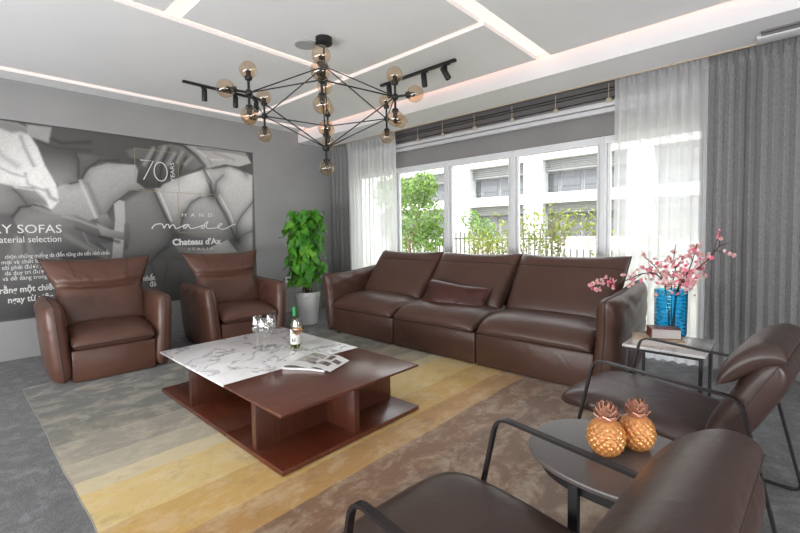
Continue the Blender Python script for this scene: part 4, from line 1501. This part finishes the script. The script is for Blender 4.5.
# ------------------------------------------------------------ mural: a printed photograph, painted as the print's own tones
MUR = [('P',[(0.025,2.523),(3.119,2.541),(3.107,2.185),(1.684,2.0),(0.97,2.013),(0.688,2.061),(0.007,2.124)],0.085,0.085,(0,0),(0,1),0.04),('P',[(0.67,2.101),(1.005,2.086),(1.0,1.758),(0.833,1.726),(0.733,1.872)],0.06,0.3,(0.818,2.111),(0.803,1.744),0.012),('P',[(0.978,2.08),(1.596,2.092),(1.535,2.02),(1.26,1.991),(1.033,1.847),(1.014,1.786),(0.992,1.844),(0.999,2.013)],0.17,0.07,(1.017,1.846),(1.499,2.07),0.02),('P',[(1.033,1.847),(1.103,1.944),(1.26,2.012),(1.535,2.02),(1.621,1.744),(1.466,1.713),(1.295,1.556),(1.2,1.387),(1.132,1.406),(1.007,1.795)],0.45,0.26,(1.119,1.915),(1.236,1.408),0.012),('P',[(0.823,1.732),(1.006,1.785),(1.132,1.406),(1.063,1.365),(0.761,1.362),(0.741,1.593)],0.5,0.3,(0.916,1.739),(0.9,1.363),0.012),('P',[(1.41,1.596),(1.598,1.735),(1.718,1.743),(1.919,1.09),(1.686,0.935),(1.587,0.861),(1.52,0.944),(1.384,0.952)],0.27,0.1,(1.622,1.737),(1.637,0.911),0.03),('P',[(1.6,0.887),(1.92,1.104),(1.965,0.92),(2.032,0.574),(1.998,0.378),(1.814,0.374),(1.578,0.621)],0.14,0.07,(1.918,1.062),(1.815,0.402),0.03),('P',[(1.712,1.754),(1.996,1.911),(2.302,2.038),(2.406,1.725),(2.147,1.64),(2.031,1.438),(1.969,1.214),(1.872,1.38)],0.72,0.3,(2.022,1.914),(1.919,1.27),0.012),('P',[(2.147,1.64),(2.42,1.717),(2.724,1.141),(2.504,1.116),(1.996,1.213),(2.032,1.466)],0.52,0.2,(2.317,1.677),(2.186,1.21),0.02),('P',[(2.302,2.038),(2.663,2.119),(2.986,2.026),(2.972,1.613),(2.724,1.141),(2.45,1.713)],0.7,0.42,(2.66,2.027),(2.696,1.265),0.02),('P',[(2.973,1.645),(2.947,0.88),(2.62,0.898),(2.708,1.141),(2.765,1.389)],0.55,0.3,(2.962,1.327),(2.723,1.11),0.02),('P',[(1.73,0.946),(1.887,1.104),(2.069,1.013),(2.32,0.973),(2.565,1.114),(2.692,1.142),(2.749,0.922),(2.745,0.829),(1.728,0.891)],0.16,0.1,(2.045,1.099),(2.039,0.929),0.03),('P',[(1.913,1.103),(2.043,1.043),(2.322,1.017),(2.597,1.128),(2.733,0.954),(2.747,0.876),(2.011,0.916)],0.6,0.22,(2.627,1.112),(2.176,0.922),0.012),('L',[(1.717,1.741),(1.802,1.516),(1.917,1.2)],0.06,0.063,0.38),('L',[(1.717,1.741),(1.802,1.516),(1.917,1.2)],0.06,0.011200000000000002,0.85),('L',[(1.773,1.731),(1.852,1.517),(1.898,1.381)],0.85,0.009600000000000001,0.6),('L',[(2.03,1.424),(2.132,1.597),(2.26,1.688)],0.06,0.036000000000000004,0.38),('L',[(2.03,1.424),(2.132,1.597),(2.26,1.688)],0.1,0.0064,0.85),('L',[(1.991,1.213),(2.014,1.354),(2.045,1.467)],0.06,0.054,0.38),('L',[(1.991,1.213),(2.014,1.354),(2.045,1.467)],0.08,0.009600000000000001,0.85),('L',[(2.316,2.039),(2.398,1.901),(2.401,1.74)],0.06,0.054,0.38),('L',[(2.316,2.039),(2.398,1.901),(2.401,1.74)],0.08,0.009600000000000001,0.85),('L',[(2.358,2.014),(2.436,1.889)],0.85,0.008,0.6),('L',[(2.452,1.772),(2.471,1.892),(2.566,1.989)],0.06,0.063,0.38),('L',[(2.452,1.772),(2.471,1.892),(2.566,1.989)],0.12,0.011200000000000002,0.7),('L',[(2.435,1.712),(2.578,1.478),(2.708,1.141)],0.06,0.07200000000000001,0.38),('L',[(2.435,1.712),(2.578,1.478),(2.708,1.141)],0.07,0.0128,0.85),('L',[(2.51,1.716),(2.64,1.479),(2.683,1.357)],0.88,0.009600000000000001,0.6),('L',[(2.973,1.645),(2.8,1.451),(2.73,1.327),(2.723,1.11)],0.06,0.040499999999999994,0.38),('L',[(2.973,1.645),(2.8,1.451),(2.73,1.327),(2.723,1.11)],0.08,0.0072,0.85),('L',[(2.723,1.125),(2.857,1.201),(2.96,1.247)],0.06,0.054,0.38),('L',[(2.723,1.125),(2.857,1.201),(2.96,1.247)],0.12,0.009600000000000001,0.7),('L',[(2.433,2.066),(2.664,2.134),(2.822,2.104),(2.902,2.018)],0.06,0.045,0.38),('L',[(2.433,2.066),(2.664,2.134),(2.822,2.104),(2.902,2.018)],0.12,0.008,0.8),('L',[(1.917,1.2),(1.835,1.078),(1.731,0.973)],0.06,0.054,0.38),('L',[(1.917,1.2),(1.835,1.078),(1.731,0.973)],0.03,0.009600000000000001,0.85),('L',[(1.906,1.09),(1.737,0.987),(1.623,0.858)],0.06,0.054,0.38),('L',[(1.906,1.09),(1.737,0.987),(1.623,0.858)],0.03,0.009600000000000001,0.85),('L',[(1.659,0.856),(1.69,0.718)],0.06,0.036000000000000004,0.38),('L',[(1.659,0.856),(1.69,0.718)],0.04,0.0064,0.6),('L',[(1.832,0.844),(1.785,0.599)],0.06,0.045,0.38),('L',[(1.832,0.844),(1.785,0.599)],0.04,0.008,0.5),('L',[(2.729,1.116),(2.734,1.116)],0.05,0.15,0.55),('L',[(2.729,1.116),(2.734,1.116)],0.03,0.03,0.9),('L',[(2.412,1.717),(2.415,1.717)],0.05,0.08,0.55),('L',[(2.412,1.717),(2.415,1.717)],0.05,0.016,0.9),('L',[(1.937,1.192),(1.941,1.192)],0.05,0.125,0.55),('L',[(1.937,1.192),(1.941,1.192)],0.04,0.025,0.9),('L',[(0.917,1.759),(0.99,1.784),(0.999,2.013),(0.978,2.08)],0.06,0.045,0.38),('L',[(0.917,1.759),(0.99,1.784),(0.999,2.013),(0.978,2.08)],0.04,0.008,0.85),('L',[(1.024,1.826),(1.07,1.931),(1.192,2.035),(1.369,2.055)],0.06,0.054,0.38),('L',[(1.024,1.826),(1.07,1.931),(1.192,2.035),(1.369,2.055)],0.04,0.009600000000000001,0.85),('L',[(1.007,1.795),(1.132,1.406)],0.85,0.011200000000000002,0.5),('L',[(1.071,1.77),(1.176,1.448)],0.12,0.016,0.5),('L',[(1.582,1.731),(1.466,1.713),(1.314,1.578),(1.237,1.45)],0.06,0.045,0.38),('L',[(1.582,1.731),(1.466,1.713),(1.314,1.578),(1.237,1.45)],0.07,0.008,0.85),('P',[(0.594,2.321),(0.79,2.326),(0.76,2.16),(0.624,2.206)],0.34,0.34,(0,0),(0,1),0.012),('L',[(0.792,2.203),(0.867,2.175),(1.109,2.22)],0.03,0.016,0.7),('L',[(0.673,2.166),(0.819,2.121),(1.106,2.129)],0.04,0.016,0.6),('P',[(0.038,2.306),(0.405,2.323),(0.525,2.318),(0.607,2.286),(0.618,2.214),(0.67,2.11),(0.721,1.928),(0.803,1.744),(0.818,1.57),(0.754,1.481),(0.689,1.527),(0.603,1.542),(0.531,1.512),(0.466,1.592),(0.373,1.605),(0.008,1.636)],0.85,0.5,(0.689,1.868),(0.403,2.269),0.012),('P',[(0.405,2.323),(0.525,2.318),(0.607,2.286),(0.611,2.222),(0.549,2.24),(0.48,2.219),(0.402,2.251),(0.152,2.26),(0.156,2.329)],0.22,0.22,(0,0),(0,1),0.02),('P',[(0.011,1.72),(0.379,1.731),(0.498,1.703),(0.624,1.703),(0.707,1.604),(0.733,1.509),(0.632,1.544),(0.531,1.503),(0.444,1.409),(-0.003,1.401)],0.3,0.19,(0.511,1.686),(0.366,1.443),0.012),('L',[(0.547,2.203),(0.571,2.096),(0.633,1.919)],0.28,0.0128,0.7),('L',[(0.366,2.033),(0.429,1.969),(0.507,1.905)],0.3,0.024,0.5),('L',[(0.385,1.875),(0.463,1.828),(0.558,1.8)],0.28,0.009600000000000001,0.6),('L',[(0.566,1.838),(0.583,1.728),(0.695,1.679)],0.25,0.009600000000000001,0.6),('L',[(0.47,1.674),(0.509,1.631),(0.56,1.541)],0.06,0.054,0.38),('L',[(0.47,1.674),(0.509,1.631),(0.56,1.541)],0.08,0.009600000000000001,0.85),('L',[(0.725,1.681),(0.752,1.606),(0.796,1.579)],0.2,0.016,0.7),('L',[(0.543,1.78),(0.687,1.811)],0.85,0.016,0.5),('L',[(0.484,1.693),(0.637,1.675),(0.714,1.585)],0.75,0.008,0.7),('L',[(0.379,1.731),(0.498,1.703)],0.7,0.0064,0.6),('P',[(0.033,1.456),(0.456,1.431),(0.47,1.344),(0.521,1.219),(0.424,1.122),(0.374,0.803),(0.004,0.814)],0.11,0.11,(0,0),(0,1),0.03),('P',[(0.465,1.22),(0.557,1.193),(0.625,0.96),(0.731,0.638),(0.33,0.635),(0.377,0.877)],0.2,0.09,(0.498,1.119),(0.515,0.663),0.03),('P',[(0.005,0.837),(0.392,0.801),(0.613,0.69),(0.64,0.388),(0.32,0.39),(-0.013,0.423)],0.1,0.05,(0.426,0.748),(0.41,0.399),0.03),('L',[(0.522,1.244),(0.532,1.042),(0.62,0.858)],0.05,0.016,0.6),('P',[(0.456,1.431),(0.514,1.507),(0.63,1.528),(0.717,1.488),(0.775,1.437),(0.954,1.433),(1.129,1.334),(1.268,1.263),(1.414,1.233),(1.445,1.189),(1.386,1.152),(1.214,1.122),(1.144,1.138),(1.257,0.993),(1.231,0.952),(0.827,0.948),(0.691,1.112),(0.575,1.167),(0.47,1.344)],0.24,0.05,(0.847,1.425),(0.938,1.05),0.007),('L',[(0.455,1.406),(0.514,1.499),(0.63,1.523)],0.06,0.063,0.38),('L',[(0.455,1.406),(0.514,1.499),(0.63,1.523)],0.02,0.011200000000000002,0.85),('L',[(0.949,1.293),(1.101,1.209),(1.216,1.179),(1.387,1.19)],0.06,0.07200000000000001,0.38),('L',[(0.949,1.293),(1.101,1.209),(1.216,1.179),(1.387,1.19)],0.05,0.0128,0.7),('L',[(0.847,1.415),(0.974,1.374),(1.151,1.292),(1.339,1.228)],0.42,0.009600000000000001,0.6),('L',[(1.012,1.238),(1.052,1.127),(1.233,0.994)],0.22,0.009600000000000001,0.5),('L',[(0.527,1.369),(0.741,1.345),(0.907,1.32)],0.2,0.024,0.5),('L',[(0.61,1.51),(0.745,1.45),(0.932,1.416)],0.34,0.011200000000000002,0.5),('L',[(0.86,1.213),(1.007,1.101),(1.208,0.967)],0.24,0.024,0.6),('P',[(1.142,1.375),(1.192,1.446),(1.239,1.447),(1.293,1.291),(1.22,1.263)],0.26,0.08,(1.18,1.432),(1.244,1.263),0.012),('P',[(1.304,1.562),(1.355,1.607),(1.409,1.595),(1.407,1.378),(1.348,0.829),(1.25,0.836),(1.282,1.149),(1.309,1.377)],0.47,0.3,(1.375,1.493),(1.303,0.948),0.006),('P',[(1.13,1.347),(1.268,1.269),(1.427,1.233),(1.445,1.189),(1.386,1.152),(1.17,1.208)],0.3,0.07,(1.244,1.277),(1.238,1.136),0.006),('P',[(1.395,1.339),(1.444,1.339),(1.45,1.209),(1.421,1.054),(1.382,1.03)],0.14,0.06,(1.398,1.313),(1.421,1.054),0.012),('L',[(1.158,1.194),(1.335,1.133)],0.02,0.0144,0.8),('P',[(1.448,2.181),(1.543,2.215),(1.699,2.214),(1.635,2.096),(1.482,2.1)],0.15,0.15,(0,0),(0,1),0.015),('P',[(1.553,1.927),(1.632,2.144),(1.757,2.266),(1.908,2.314),(2.09,2.297),(2.224,2.216),(2.318,2.098),(2.189,2.027),(2.08,2.031),(1.996,1.925),(1.866,1.887),(1.787,1.773),(1.617,1.761),(1.538,1.821)],0.22,0.05,(1.88,2.255),(1.714,1.794),0.008),('L',[(1.768,2.254),(1.701,2.073),(1.621,1.854)],0.06,0.063,0.38),('L',[(1.768,2.254),(1.701,2.073),(1.621,1.854)],0.025,0.011200000000000002,0.85),('L',[(1.906,2.259),(1.824,2.086),(1.776,1.812)],0.06,0.063,0.38),('L',[(1.906,2.259),(1.824,2.086),(1.776,1.812)],0.025,0.011200000000000002,0.85),('L',[(2.007,2.203),(1.951,2.1),(1.879,1.902)],0.06,0.063,0.38),('L',[(2.007,2.203),(1.951,2.1),(1.879,1.902)],0.025,0.011200000000000002,0.85),('L',[(2.099,2.173),(2.041,2.055),(2.002,1.926)],0.06,0.063,0.38),('L',[(2.099,2.173),(2.041,2.055),(2.002,1.926)],0.025,0.011200000000000002,0.85),('L',[(1.731,2.236),(1.628,2.038)],0.36,0.0176,0.7),('L',[(1.855,2.266),(1.762,2.079)],0.36,0.0176,0.7),('L',[(1.968,2.212),(1.886,2.066)],0.36,0.0176,0.7),('L',[(2.061,2.238),(1.99,2.105)],0.36,0.0176,0.7),('L',[(2.167,2.181),(2.082,2.087)],0.36,0.0176,0.7),('P',[(2.091,2.326),(2.37,2.335),(2.896,2.329),(2.975,2.198),(2.791,2.132),(2.602,2.142),(2.331,2.055),(2.223,2.202)],0.42,0.56,(2.253,2.248),(2.794,2.224),0.012),('L',[(2.104,2.299),(2.224,2.216),(2.332,2.084)],0.03,0.0176,0.85),('L',[(2.254,2.277),(2.393,2.178),(2.573,2.199)],0.7,0.011200000000000002,0.6),('L',[(2.455,2.274),(2.73,2.217)],0.22,0.011200000000000002,0.5),('L',[(2.365,2.204),(2.42,2.123)],0.22,0.009600000000000001,0.6),('L',[(2.255,2.306),(2.67,2.316),(2.928,2.302)],0.16,0.0128,0.7)]
def paint(Y, Z):
    V = np.full(Y.shape, 0.12)
    for L in MUR:
        if L[0] == 'P':
            pts = np.array(L[1])
            v0, v1 = L[2], L[3]
            p0, p1 = np.array(L[4]), np.array(L[5])
            soft = L[6]
            inside = np.zeros(Y.shape, bool)
            dist = np.full(Y.shape, 9.0)
            n = len(pts)
            for i in range(n):
                a, b = pts[i], pts[(i+1) % n]
                c = ((a[1] > Z) != (b[1] > Z)) & (Y < (b[0]-a[0])*(Z-a[1])/((b[1]-a[1]) if b[1] != a[1] else 1e-9)+a[0])
                inside ^= c
                d = b-a
                t = np.clip(((Y-a[0])*d[0]+(Z-a[1])*d[1])/max(d@d, 1e-9), 0, 1)
                dist = np.minimum(dist, np.hypot(Y-a[0]-t*d[0], Z-a[1]-t*d[1]))
            sd = np.where(inside, dist, -dist)
            al = np.clip(sd/(2*soft)+0.5, 0, 1)
            al = al*al*(3-2*al)
            g = p1-p0
            t = np.clip(((Y-p0[0])*g[0]+(Z-p0[1])*g[1])/max(g@g, 1e-9), 0, 1)
            V = V*(1-al)+al*(v0+(v1-v0)*t)
        else:
            pts = np.array(L[1])
            dist = np.full(Y.shape, 9.0)
            for a, b in zip(pts, pts[1:]):
                d = b-a
                t = np.clip(((Y-a[0])*d[0]+(Z-a[1])*d[1])/max(d@d, 1e-9), 0, 1)
                dist = np.minimum(dist, np.hypot(Y-a[0]-t*d[0], Z-a[1]-t*d[1]))
            al = L[4]*np.exp(-(dist/(L[3]*1.3))**2)
            V = V*(1-al)+al*L[2]
    return V
mu = thing('wall_mural', 'large black and white photo mural of hands on tufted leather, set in the left wall', 'mural', (XL-0.02, 0, 0))
my0, my1, mz0, mz1 = -1.4, 2.998, 0.387, 2.34
ny_, nz_ = 520, 240
Yg, Zg = np.meshgrid(np.linspace(my0, my1, ny_+1), np.linspace(mz0, mz1, nz_+1), indexing='ij')
Vg = paint(Yg, Zg)
rg = np.random.default_rng(5)
Vg = Vg*(1+0.06*rg.standard_normal(Vg.shape)*np.clip(Vg*3, 0, 1))
co = np.stack([np.zeros(Yg.size), Yg.ravel(), Zg.ravel()], 1)
idx = np.arange(Yg.size).reshape(Yg.shape)
quads = np.stack([idx[:-1, :-1], idx[1:, :-1], idx[1:, 1:], idx[:-1, 1:]], -1).reshape(-1, 4)
me = bpy.data.meshes.new('print')
me.vertices.add(len(co))
me.vertices.foreach_set('co', co.ravel())
me.loops.add(quads.size)
me.loops.foreach_set('vertex_index', quads.ravel())
me.polygons.add(len(quads))
me.polygons.foreach_set('loop_start', np.arange(0, quads.size, 4))
me.update(calc_edges=True)
ca = me.color_attributes.new('print_tone', 'FLOAT_COLOR', 'POINT')
Vl = np.clip(Vg.ravel(), 0.01, 1)
cc = np.stack([Vl*1.01, Vl*0.99, Vl*0.97, np.ones_like(Vl)], 1)
ca.data.foreach_set('color', cc.ravel().astype(np.float32))
mm = N('printed_mural')
at = mm.n('ShaderNodeAttribute', attribute_name='print_tone')
mm.l(at.outputs['Color'], mm.b.inputs['Base Color'])
mm.set(Roughness=0.45)
me.materials.append(mm.m)
po = bpy.data.objects.new('print', me)
COL.objects.link(po)
po.parent = mu
boxobj('backing_board', -0.022, -0.001, my0, my1, mz0, mz1, M_BLACK, mu, smooth=False)
MT = lambda y, z: Matrix(((0, 0, 1, 0.0015), (1, 0, 0, y), (0, 1, 0, z), (0, 0, 0, 1)))
M_INK = simple('white_print', srgb(226, 226, 224), 0.5)
M_GINK = simple('pale_gold_print', srgb(170, 152, 110), 0.5)
def lett(s, y, z, cap, width, name='lettering', bold=0.0, mat=None, M=None, spacing=1.0, shear=0.0):
    bm = BM()
    text_bm(bm, s, cap/0.72, M or MT(y, z), spacing, width, bold, 0.0008, shear=shear)
    return obj(name, bm, mat or M_INK, mu, False, recalc=False)
lett('LUXURY SOFAS', 0.828-0.845, 1.243, 0.088, 0.845)
lett('Material selection', 0.82-0.525, 1.150, 0.066, 0.525)
def small(s, z, y1, w, cap=0.042, bold=0.0): lett(s, y1-w, z, cap, w, bold=bold)
small('chọn những miếng da đến từng chi tiết nhỏ nhất', 0.995, 1.242, 0.86)
small('mại và chất lượng', 0.942, 0.72, 0.365)
small('tôi phải được lựa', 0.888, 0.70, 0.345)
small('da duy trì được', 0.834, 0.69, 0.315)
small('và dễ dàng trong', 0.780, 0.69, 0.335)
small('rằng một chiếc', 0.658, 0.76, 0.43, 0.062, 0.0018)
small('ngay từ việc', 0.560, 0.73, 0.345, 0.062, 0.0018)
small('nhất', 0.665, 1.69, 0.125, 0.062, 0.0018)
small('đó', 0.590, 1.70, 0.07, 0.062, 0.0018)
def strokes(ptsl, wd, mat, name):
    bm = BM()
    for pts, cl in ptsl:
        n = len(pts)
        P_ = [Vector((0.0018, y, z)) for y, z in pts]
        sweep(bm, P_, rect(wd, 0.0008), cl, up=Vector((1, 0, 0)))
    return obj(name, bm, mat, mu, False)
strokes([([(1.53, 1.727), (1.53, 2.214), (2.003, 2.214), (2.003, 1.727)], True), ([(2.003, 1.727), (2.445, 1.729), (2.445, 1.233), (1.984, 1.233), (1.984, 1.727)], False)], 0.006, M_GINK, 'gold_frame_lines')
ov = [(1.80+0.072*math.cos(t), 1.968+0.112*math.sin(t)) for t in [2*PI*k/28 for k in range(28)]]
strokes([([(1.585, 2.085), (1.722, 2.085), (1.612, 1.856)], False), (ov, True)], 0.011, M_INK, 'numeral_seventy')
Myr = Matrix(((0, 0, 1, 0.0015), (0, -1, 0, 1.953), (1, 0, 0, 1.856), (0, 0, 0, 1)))
lett('YEARS', 0, 0, 0.045, 0.235, M=Myr)
lett('H A N D', 2.024, 1.432, 0.045, 0.375, spacing=1.3)
made = [(1.677,1.278),(1.7,1.318),(1.744,1.338),(1.794,1.334),(1.811,1.286),(1.831,1.322),(1.861,1.334),(1.874,1.285),(1.89,1.318),(1.923,1.326),(1.942,1.285),(1.972,1.288),(2.02,1.31),(2.059,1.331),(2.091,1.323),(2.055,1.285),(2.035,1.298),(2.062,1.323),(2.099,1.331),(2.113,1.288),(2.153,1.284),(2.219,1.301),(2.261,1.318),(2.303,1.314),(2.282,1.284),(2.255,1.289),(2.273,1.314),(2.342,1.373),(2.32,1.323),(2.33,1.284),(2.387,1.283),(2.465,1.295),(2.52,1.33),(2.524,1.348),(2.488,1.335),(2.469,1.3),(2.518,1.27),(2.581,1.281),(2.637,1.309),(2.693,1.336),(2.727,1.332)]
mp_ = []
for i in range(len(made)-1):
    p0, p1, p2, p3 = (Vector(made[max(0, min(len(made)-1, q))]) for q in (i-1, i, i+1, i+2))
    for k in range(4):
        t = k/4
        v_ = 0.5*((2*p1)+(-p0+p2)*t+(2*p0-5*p1+4*p2-p3)*t*t+(-p0+3*p1-3*p2+p3)*t**3)
        mp_.append((v_.x, v_.y))
strokes([(mp_, False)], 0.012, M_INK, 'script_lettering')
lett("Chateau d'Ax", 1.90, 1.076, 0.078, 0.61, bold=0.004)
lett('I T A L I A', 2.09, 1.002, 0.034, 0.31)
# ------------------------------------------------------------ outside
bm = BM()
box(bm, -18, 8, YB+0.26, 26, -0.2, -0.1)
struct('ground', bm, noisy('garden_soil', srgb(120, 120, 96), srgb(170, 170, 140), 3, 0.95, 0))
bd = thing('apartment_building', 'white building with grey louvre bands and window rows beyond the fence', 'building', (-6, 13, 0))
M_FAC = simple('white_render', srgb(204, 204, 204), 0.8)
M_LOUV = simple('grey_louvre', srgb(140, 140, 142), 0.6)
M_WINB = simple('dim_window_glass', srgb(98, 100, 103), 0.15)
boxobj('facade', -9, 9, 0.6, 4, -0.1, 6.2, M_FAC, bd, smooth=False)
for z0, z1 in ((-0.1, 0.95), (2.04, 2.36), (3.42, 4.2)):
    boxobj('floor_band', -9, 9, 0.0, 0.62, z0, z1, M_FAC, bd, smooth=False)
for x, w_ in ((-7.9, 0.6), (-2.95, 0.42), (-0.10, 0.32), (3.0, 0.32), (6.0, 0.32), (8.5, 0.5)):
    boxobj('pillar', x-w_, x+w_, 0.02, 0.62, -0.1, 6.0, M_FAC, bd, smooth=False)
for z0, z1 in ((3.06, 3.42), (1.74, 2.04), (4.2, 4.6)):
    bm = BM()
    k = z0
    while k < z1:
        box(bm, -7, 8, 0.25, 0.32, k, k+0.035)
        k += 0.07
    obj('louvre_band', bm, M_LOUV, bd, False)
for z0, z1 in ((2.36, 3.04), (0.95, 1.74), (4.7, 5.4)):
    for k in range(18):
        x = -6.6+k*0.72
        f = boxobj('window', x, x+0.70, 0.50, 0.58, z0, z1, M_LOUV, bd, smooth=False)
        bm = BM()
        box(bm, x+0.05, x+0.65, 0.47, 0.505, z0+0.22, z1-0.05)
        box(bm, x+0.05, x+0.65, 0.47, 0.505, z0+0.05, z0+0.18)
        obj('window_pane', bm, M_WINB, f, False)

fe = thing('picket_fence', 'pale grey metal picket fence outside the window', 'fence', (-4.3, 8.75, -0.1))
M_FEN = simple('pale_fence_paint', srgb(116, 114, 112), 0.6)
bm = BM()
for k in range(78):
    x = -4.2+k*0.13
    box(bm, x, x+0.035, -0.01, 0.01, 0.02, 1.26+0.02*(k % 2))
obj('picket_panel', bm, M_FEN, fe, False)
boxobj('rail', -4.2, 6, 0.012, 0.04, 1.08, 1.12, M_FEN, fe, smooth=False)
boxobj('rail', -4.2, 6, 0.012, 0.04, 0.2, 0.24, M_FEN, fe, smooth=False)

M_TREE = leafmat('bright_tree_leaf', srgb(74, 108, 46), srgb(108, 140, 64), srgb(150, 174, 90))
M_SHRUB = leafmat('yellow_green_leaf', srgb(92, 112, 46), srgb(134, 146, 62), srgb(166, 168, 86))
M_TRUNK = noisy('pale_trunk_bark', srgb(110, 90, 76), srgb(150, 130, 114), 20, 0.9, 0.3)
def cards(bm, rnd, n, fn, smin, smax):
    for _ in range(n):
        c = Vector(fn(rnd))
        a = Vector((rnd.uniform(-1, 1), rnd.uniform(-1, 1), rnd.uniform(-1, 1))).normalized()
        b = a.orthogonal().normalized()
        cc = a.cross(b)
        th = rnd.uniform(0, 6.28)
        b2 = b*math.cos(th)+cc*math.sin(th)
        s = rnd.uniform(smin, smax)
        sd = a.cross(b2)
        bm.faces.new([bm.verts.new(p) for p in (c-b2*s, c-b2*0.1*s+sd*0.42*s, c+b2*s, c-b2*0.1*s-sd*0.42*s)])
def tree(name, label, x, y, crown, trunk_h, n, smin, smax, mat, seed, tr=0.05):
    rnd = random.Random(seed)
    t = thing(name, label, 'tree', (x, y, -0.1))
    bm = BM()
    tube(bm, [(0, 0, 0), (0.03, 0.02, trunk_h*0.5), (-0.02, 0, trunk_h)], tr, 8, radii=[1.2, 0.9, 0.7])
    for k in range(9):
        a = rnd.uniform(0, 6.28)
        c = rnd.choice(crown)
        tube(bm, [(0, 0, trunk_h*rnd.uniform(0.55, 0.98)), (c[0]*0.6, c[1]*0.6, (c[2]+trunk_h)*0.5), (c[0], c[1], c[2])], tr*0.4, 5, radii=[1, 0.7, 0.4])
    obj('trunk', bm, M_TRUNK, t)
    bm = BM()
    def fn(r):
        cx, cy, cz, rr = r.choice(crown)
        while True:
            p = Vector((r.uniform(-1, 1), r.uniform(-1, 1), r.uniform(-1, 1)))
            if 0.25 < p.length < 1: break
        return (cx+p.x*rr, cy+p.y*rr, cz+p.z*rr)
    cards(bm, rnd, n, fn, smin, smax)
    obj('crown', bm, mat, t, False, recalc=False)
tree('garden_tree', 'bright green leafy tree at the left edge of the window', -6.62, 7.5, [(-0.1, 0, 1.5, 0.6), (0.45, 0.1, 1.6, 0.5), (0.1, 0, 2.15, 0.45), (0.55, -0.1, 2.3, 0.35), (-0.5, 0, 2.2, 0.5), (0.5, 0.1, 1.15, 0.4), (-0.4, 0.3, 1.1, 0.5)], 1.15, 4200, 0.035, 0.075, M_TREE, 5)
tree('garden_tree', 'slender pale green sapling before the white building, right of the bigger tree', -4.95, 7.75, [(0, 0, 1.15, 0.28), (0.25, 0.0, 1.35, 0.22), (-0.15, 0.1, 1.55, 0.22), (0.4, 0, 1.1, 0.2)], 0.9, 620, 0.03, 0.06, M_TREE, 9, 0.02)
def shrub(label, x, y, w, h, n, seed):
    rnd = random.Random(seed)
    t = thing('garden_shrub', label, 'shrub', (x, y, -0.1), 0, 'twiggy shrubs outside the window')
    bm = BM()
    tips = []
    for k in range(26):
        a = rnd.uniform(-1, 1)
        p = [Vector((a*w*0.25, rnd.uniform(-0.1, 0.1), 0.0))]
        for i in range(5):
            p.append(p[-1]+Vector((a*w*0.12+rnd.uniform(-0.06, 0.06), rnd.uniform(-0.06, 0.06), h/5*rnd.uniform(0.6, 1.1)*(1 if i < 3 else 0.5))))
        tube(bm, p, 0.008, 5, radii=[1.2, 1, 0.8, 0.6, 0.5, 0.3])
        tips += p[2:]
    obj('branches', bm, M_TRUNK, t)
    bm = BM()
    cards(bm, rnd, n, lambda r: tuple(r.choice(tips)+Vector((r.uniform(-0.14, 0.14), r.uniform(-0.14, 0.14), r.uniform(-0.12, 0.12)))), 0.022, 0.05)
    obj('leaves', bm, M_SHRUB, t, False, recalc=False)
shrub('yellow-green twiggy shrub outside the second window pane from the left', -4.15, 6.9, 0.55, 1.7, 800, 1)
shrub('yellow-green twiggy shrub outside the third window pane from the left', -3.0, 6.6, 0.7, 2.1, 1300, 2)
shrub('yellow-green twiggy shrub outside the window near the right sheer curtain', -1.75, 6.9, 0.8, 2.0, 950, 3)
shrub('yellow-green twiggy shrub outside behind the right sheer curtain', -0.6, 6.6, 0.8, 1.6, 400, 4)
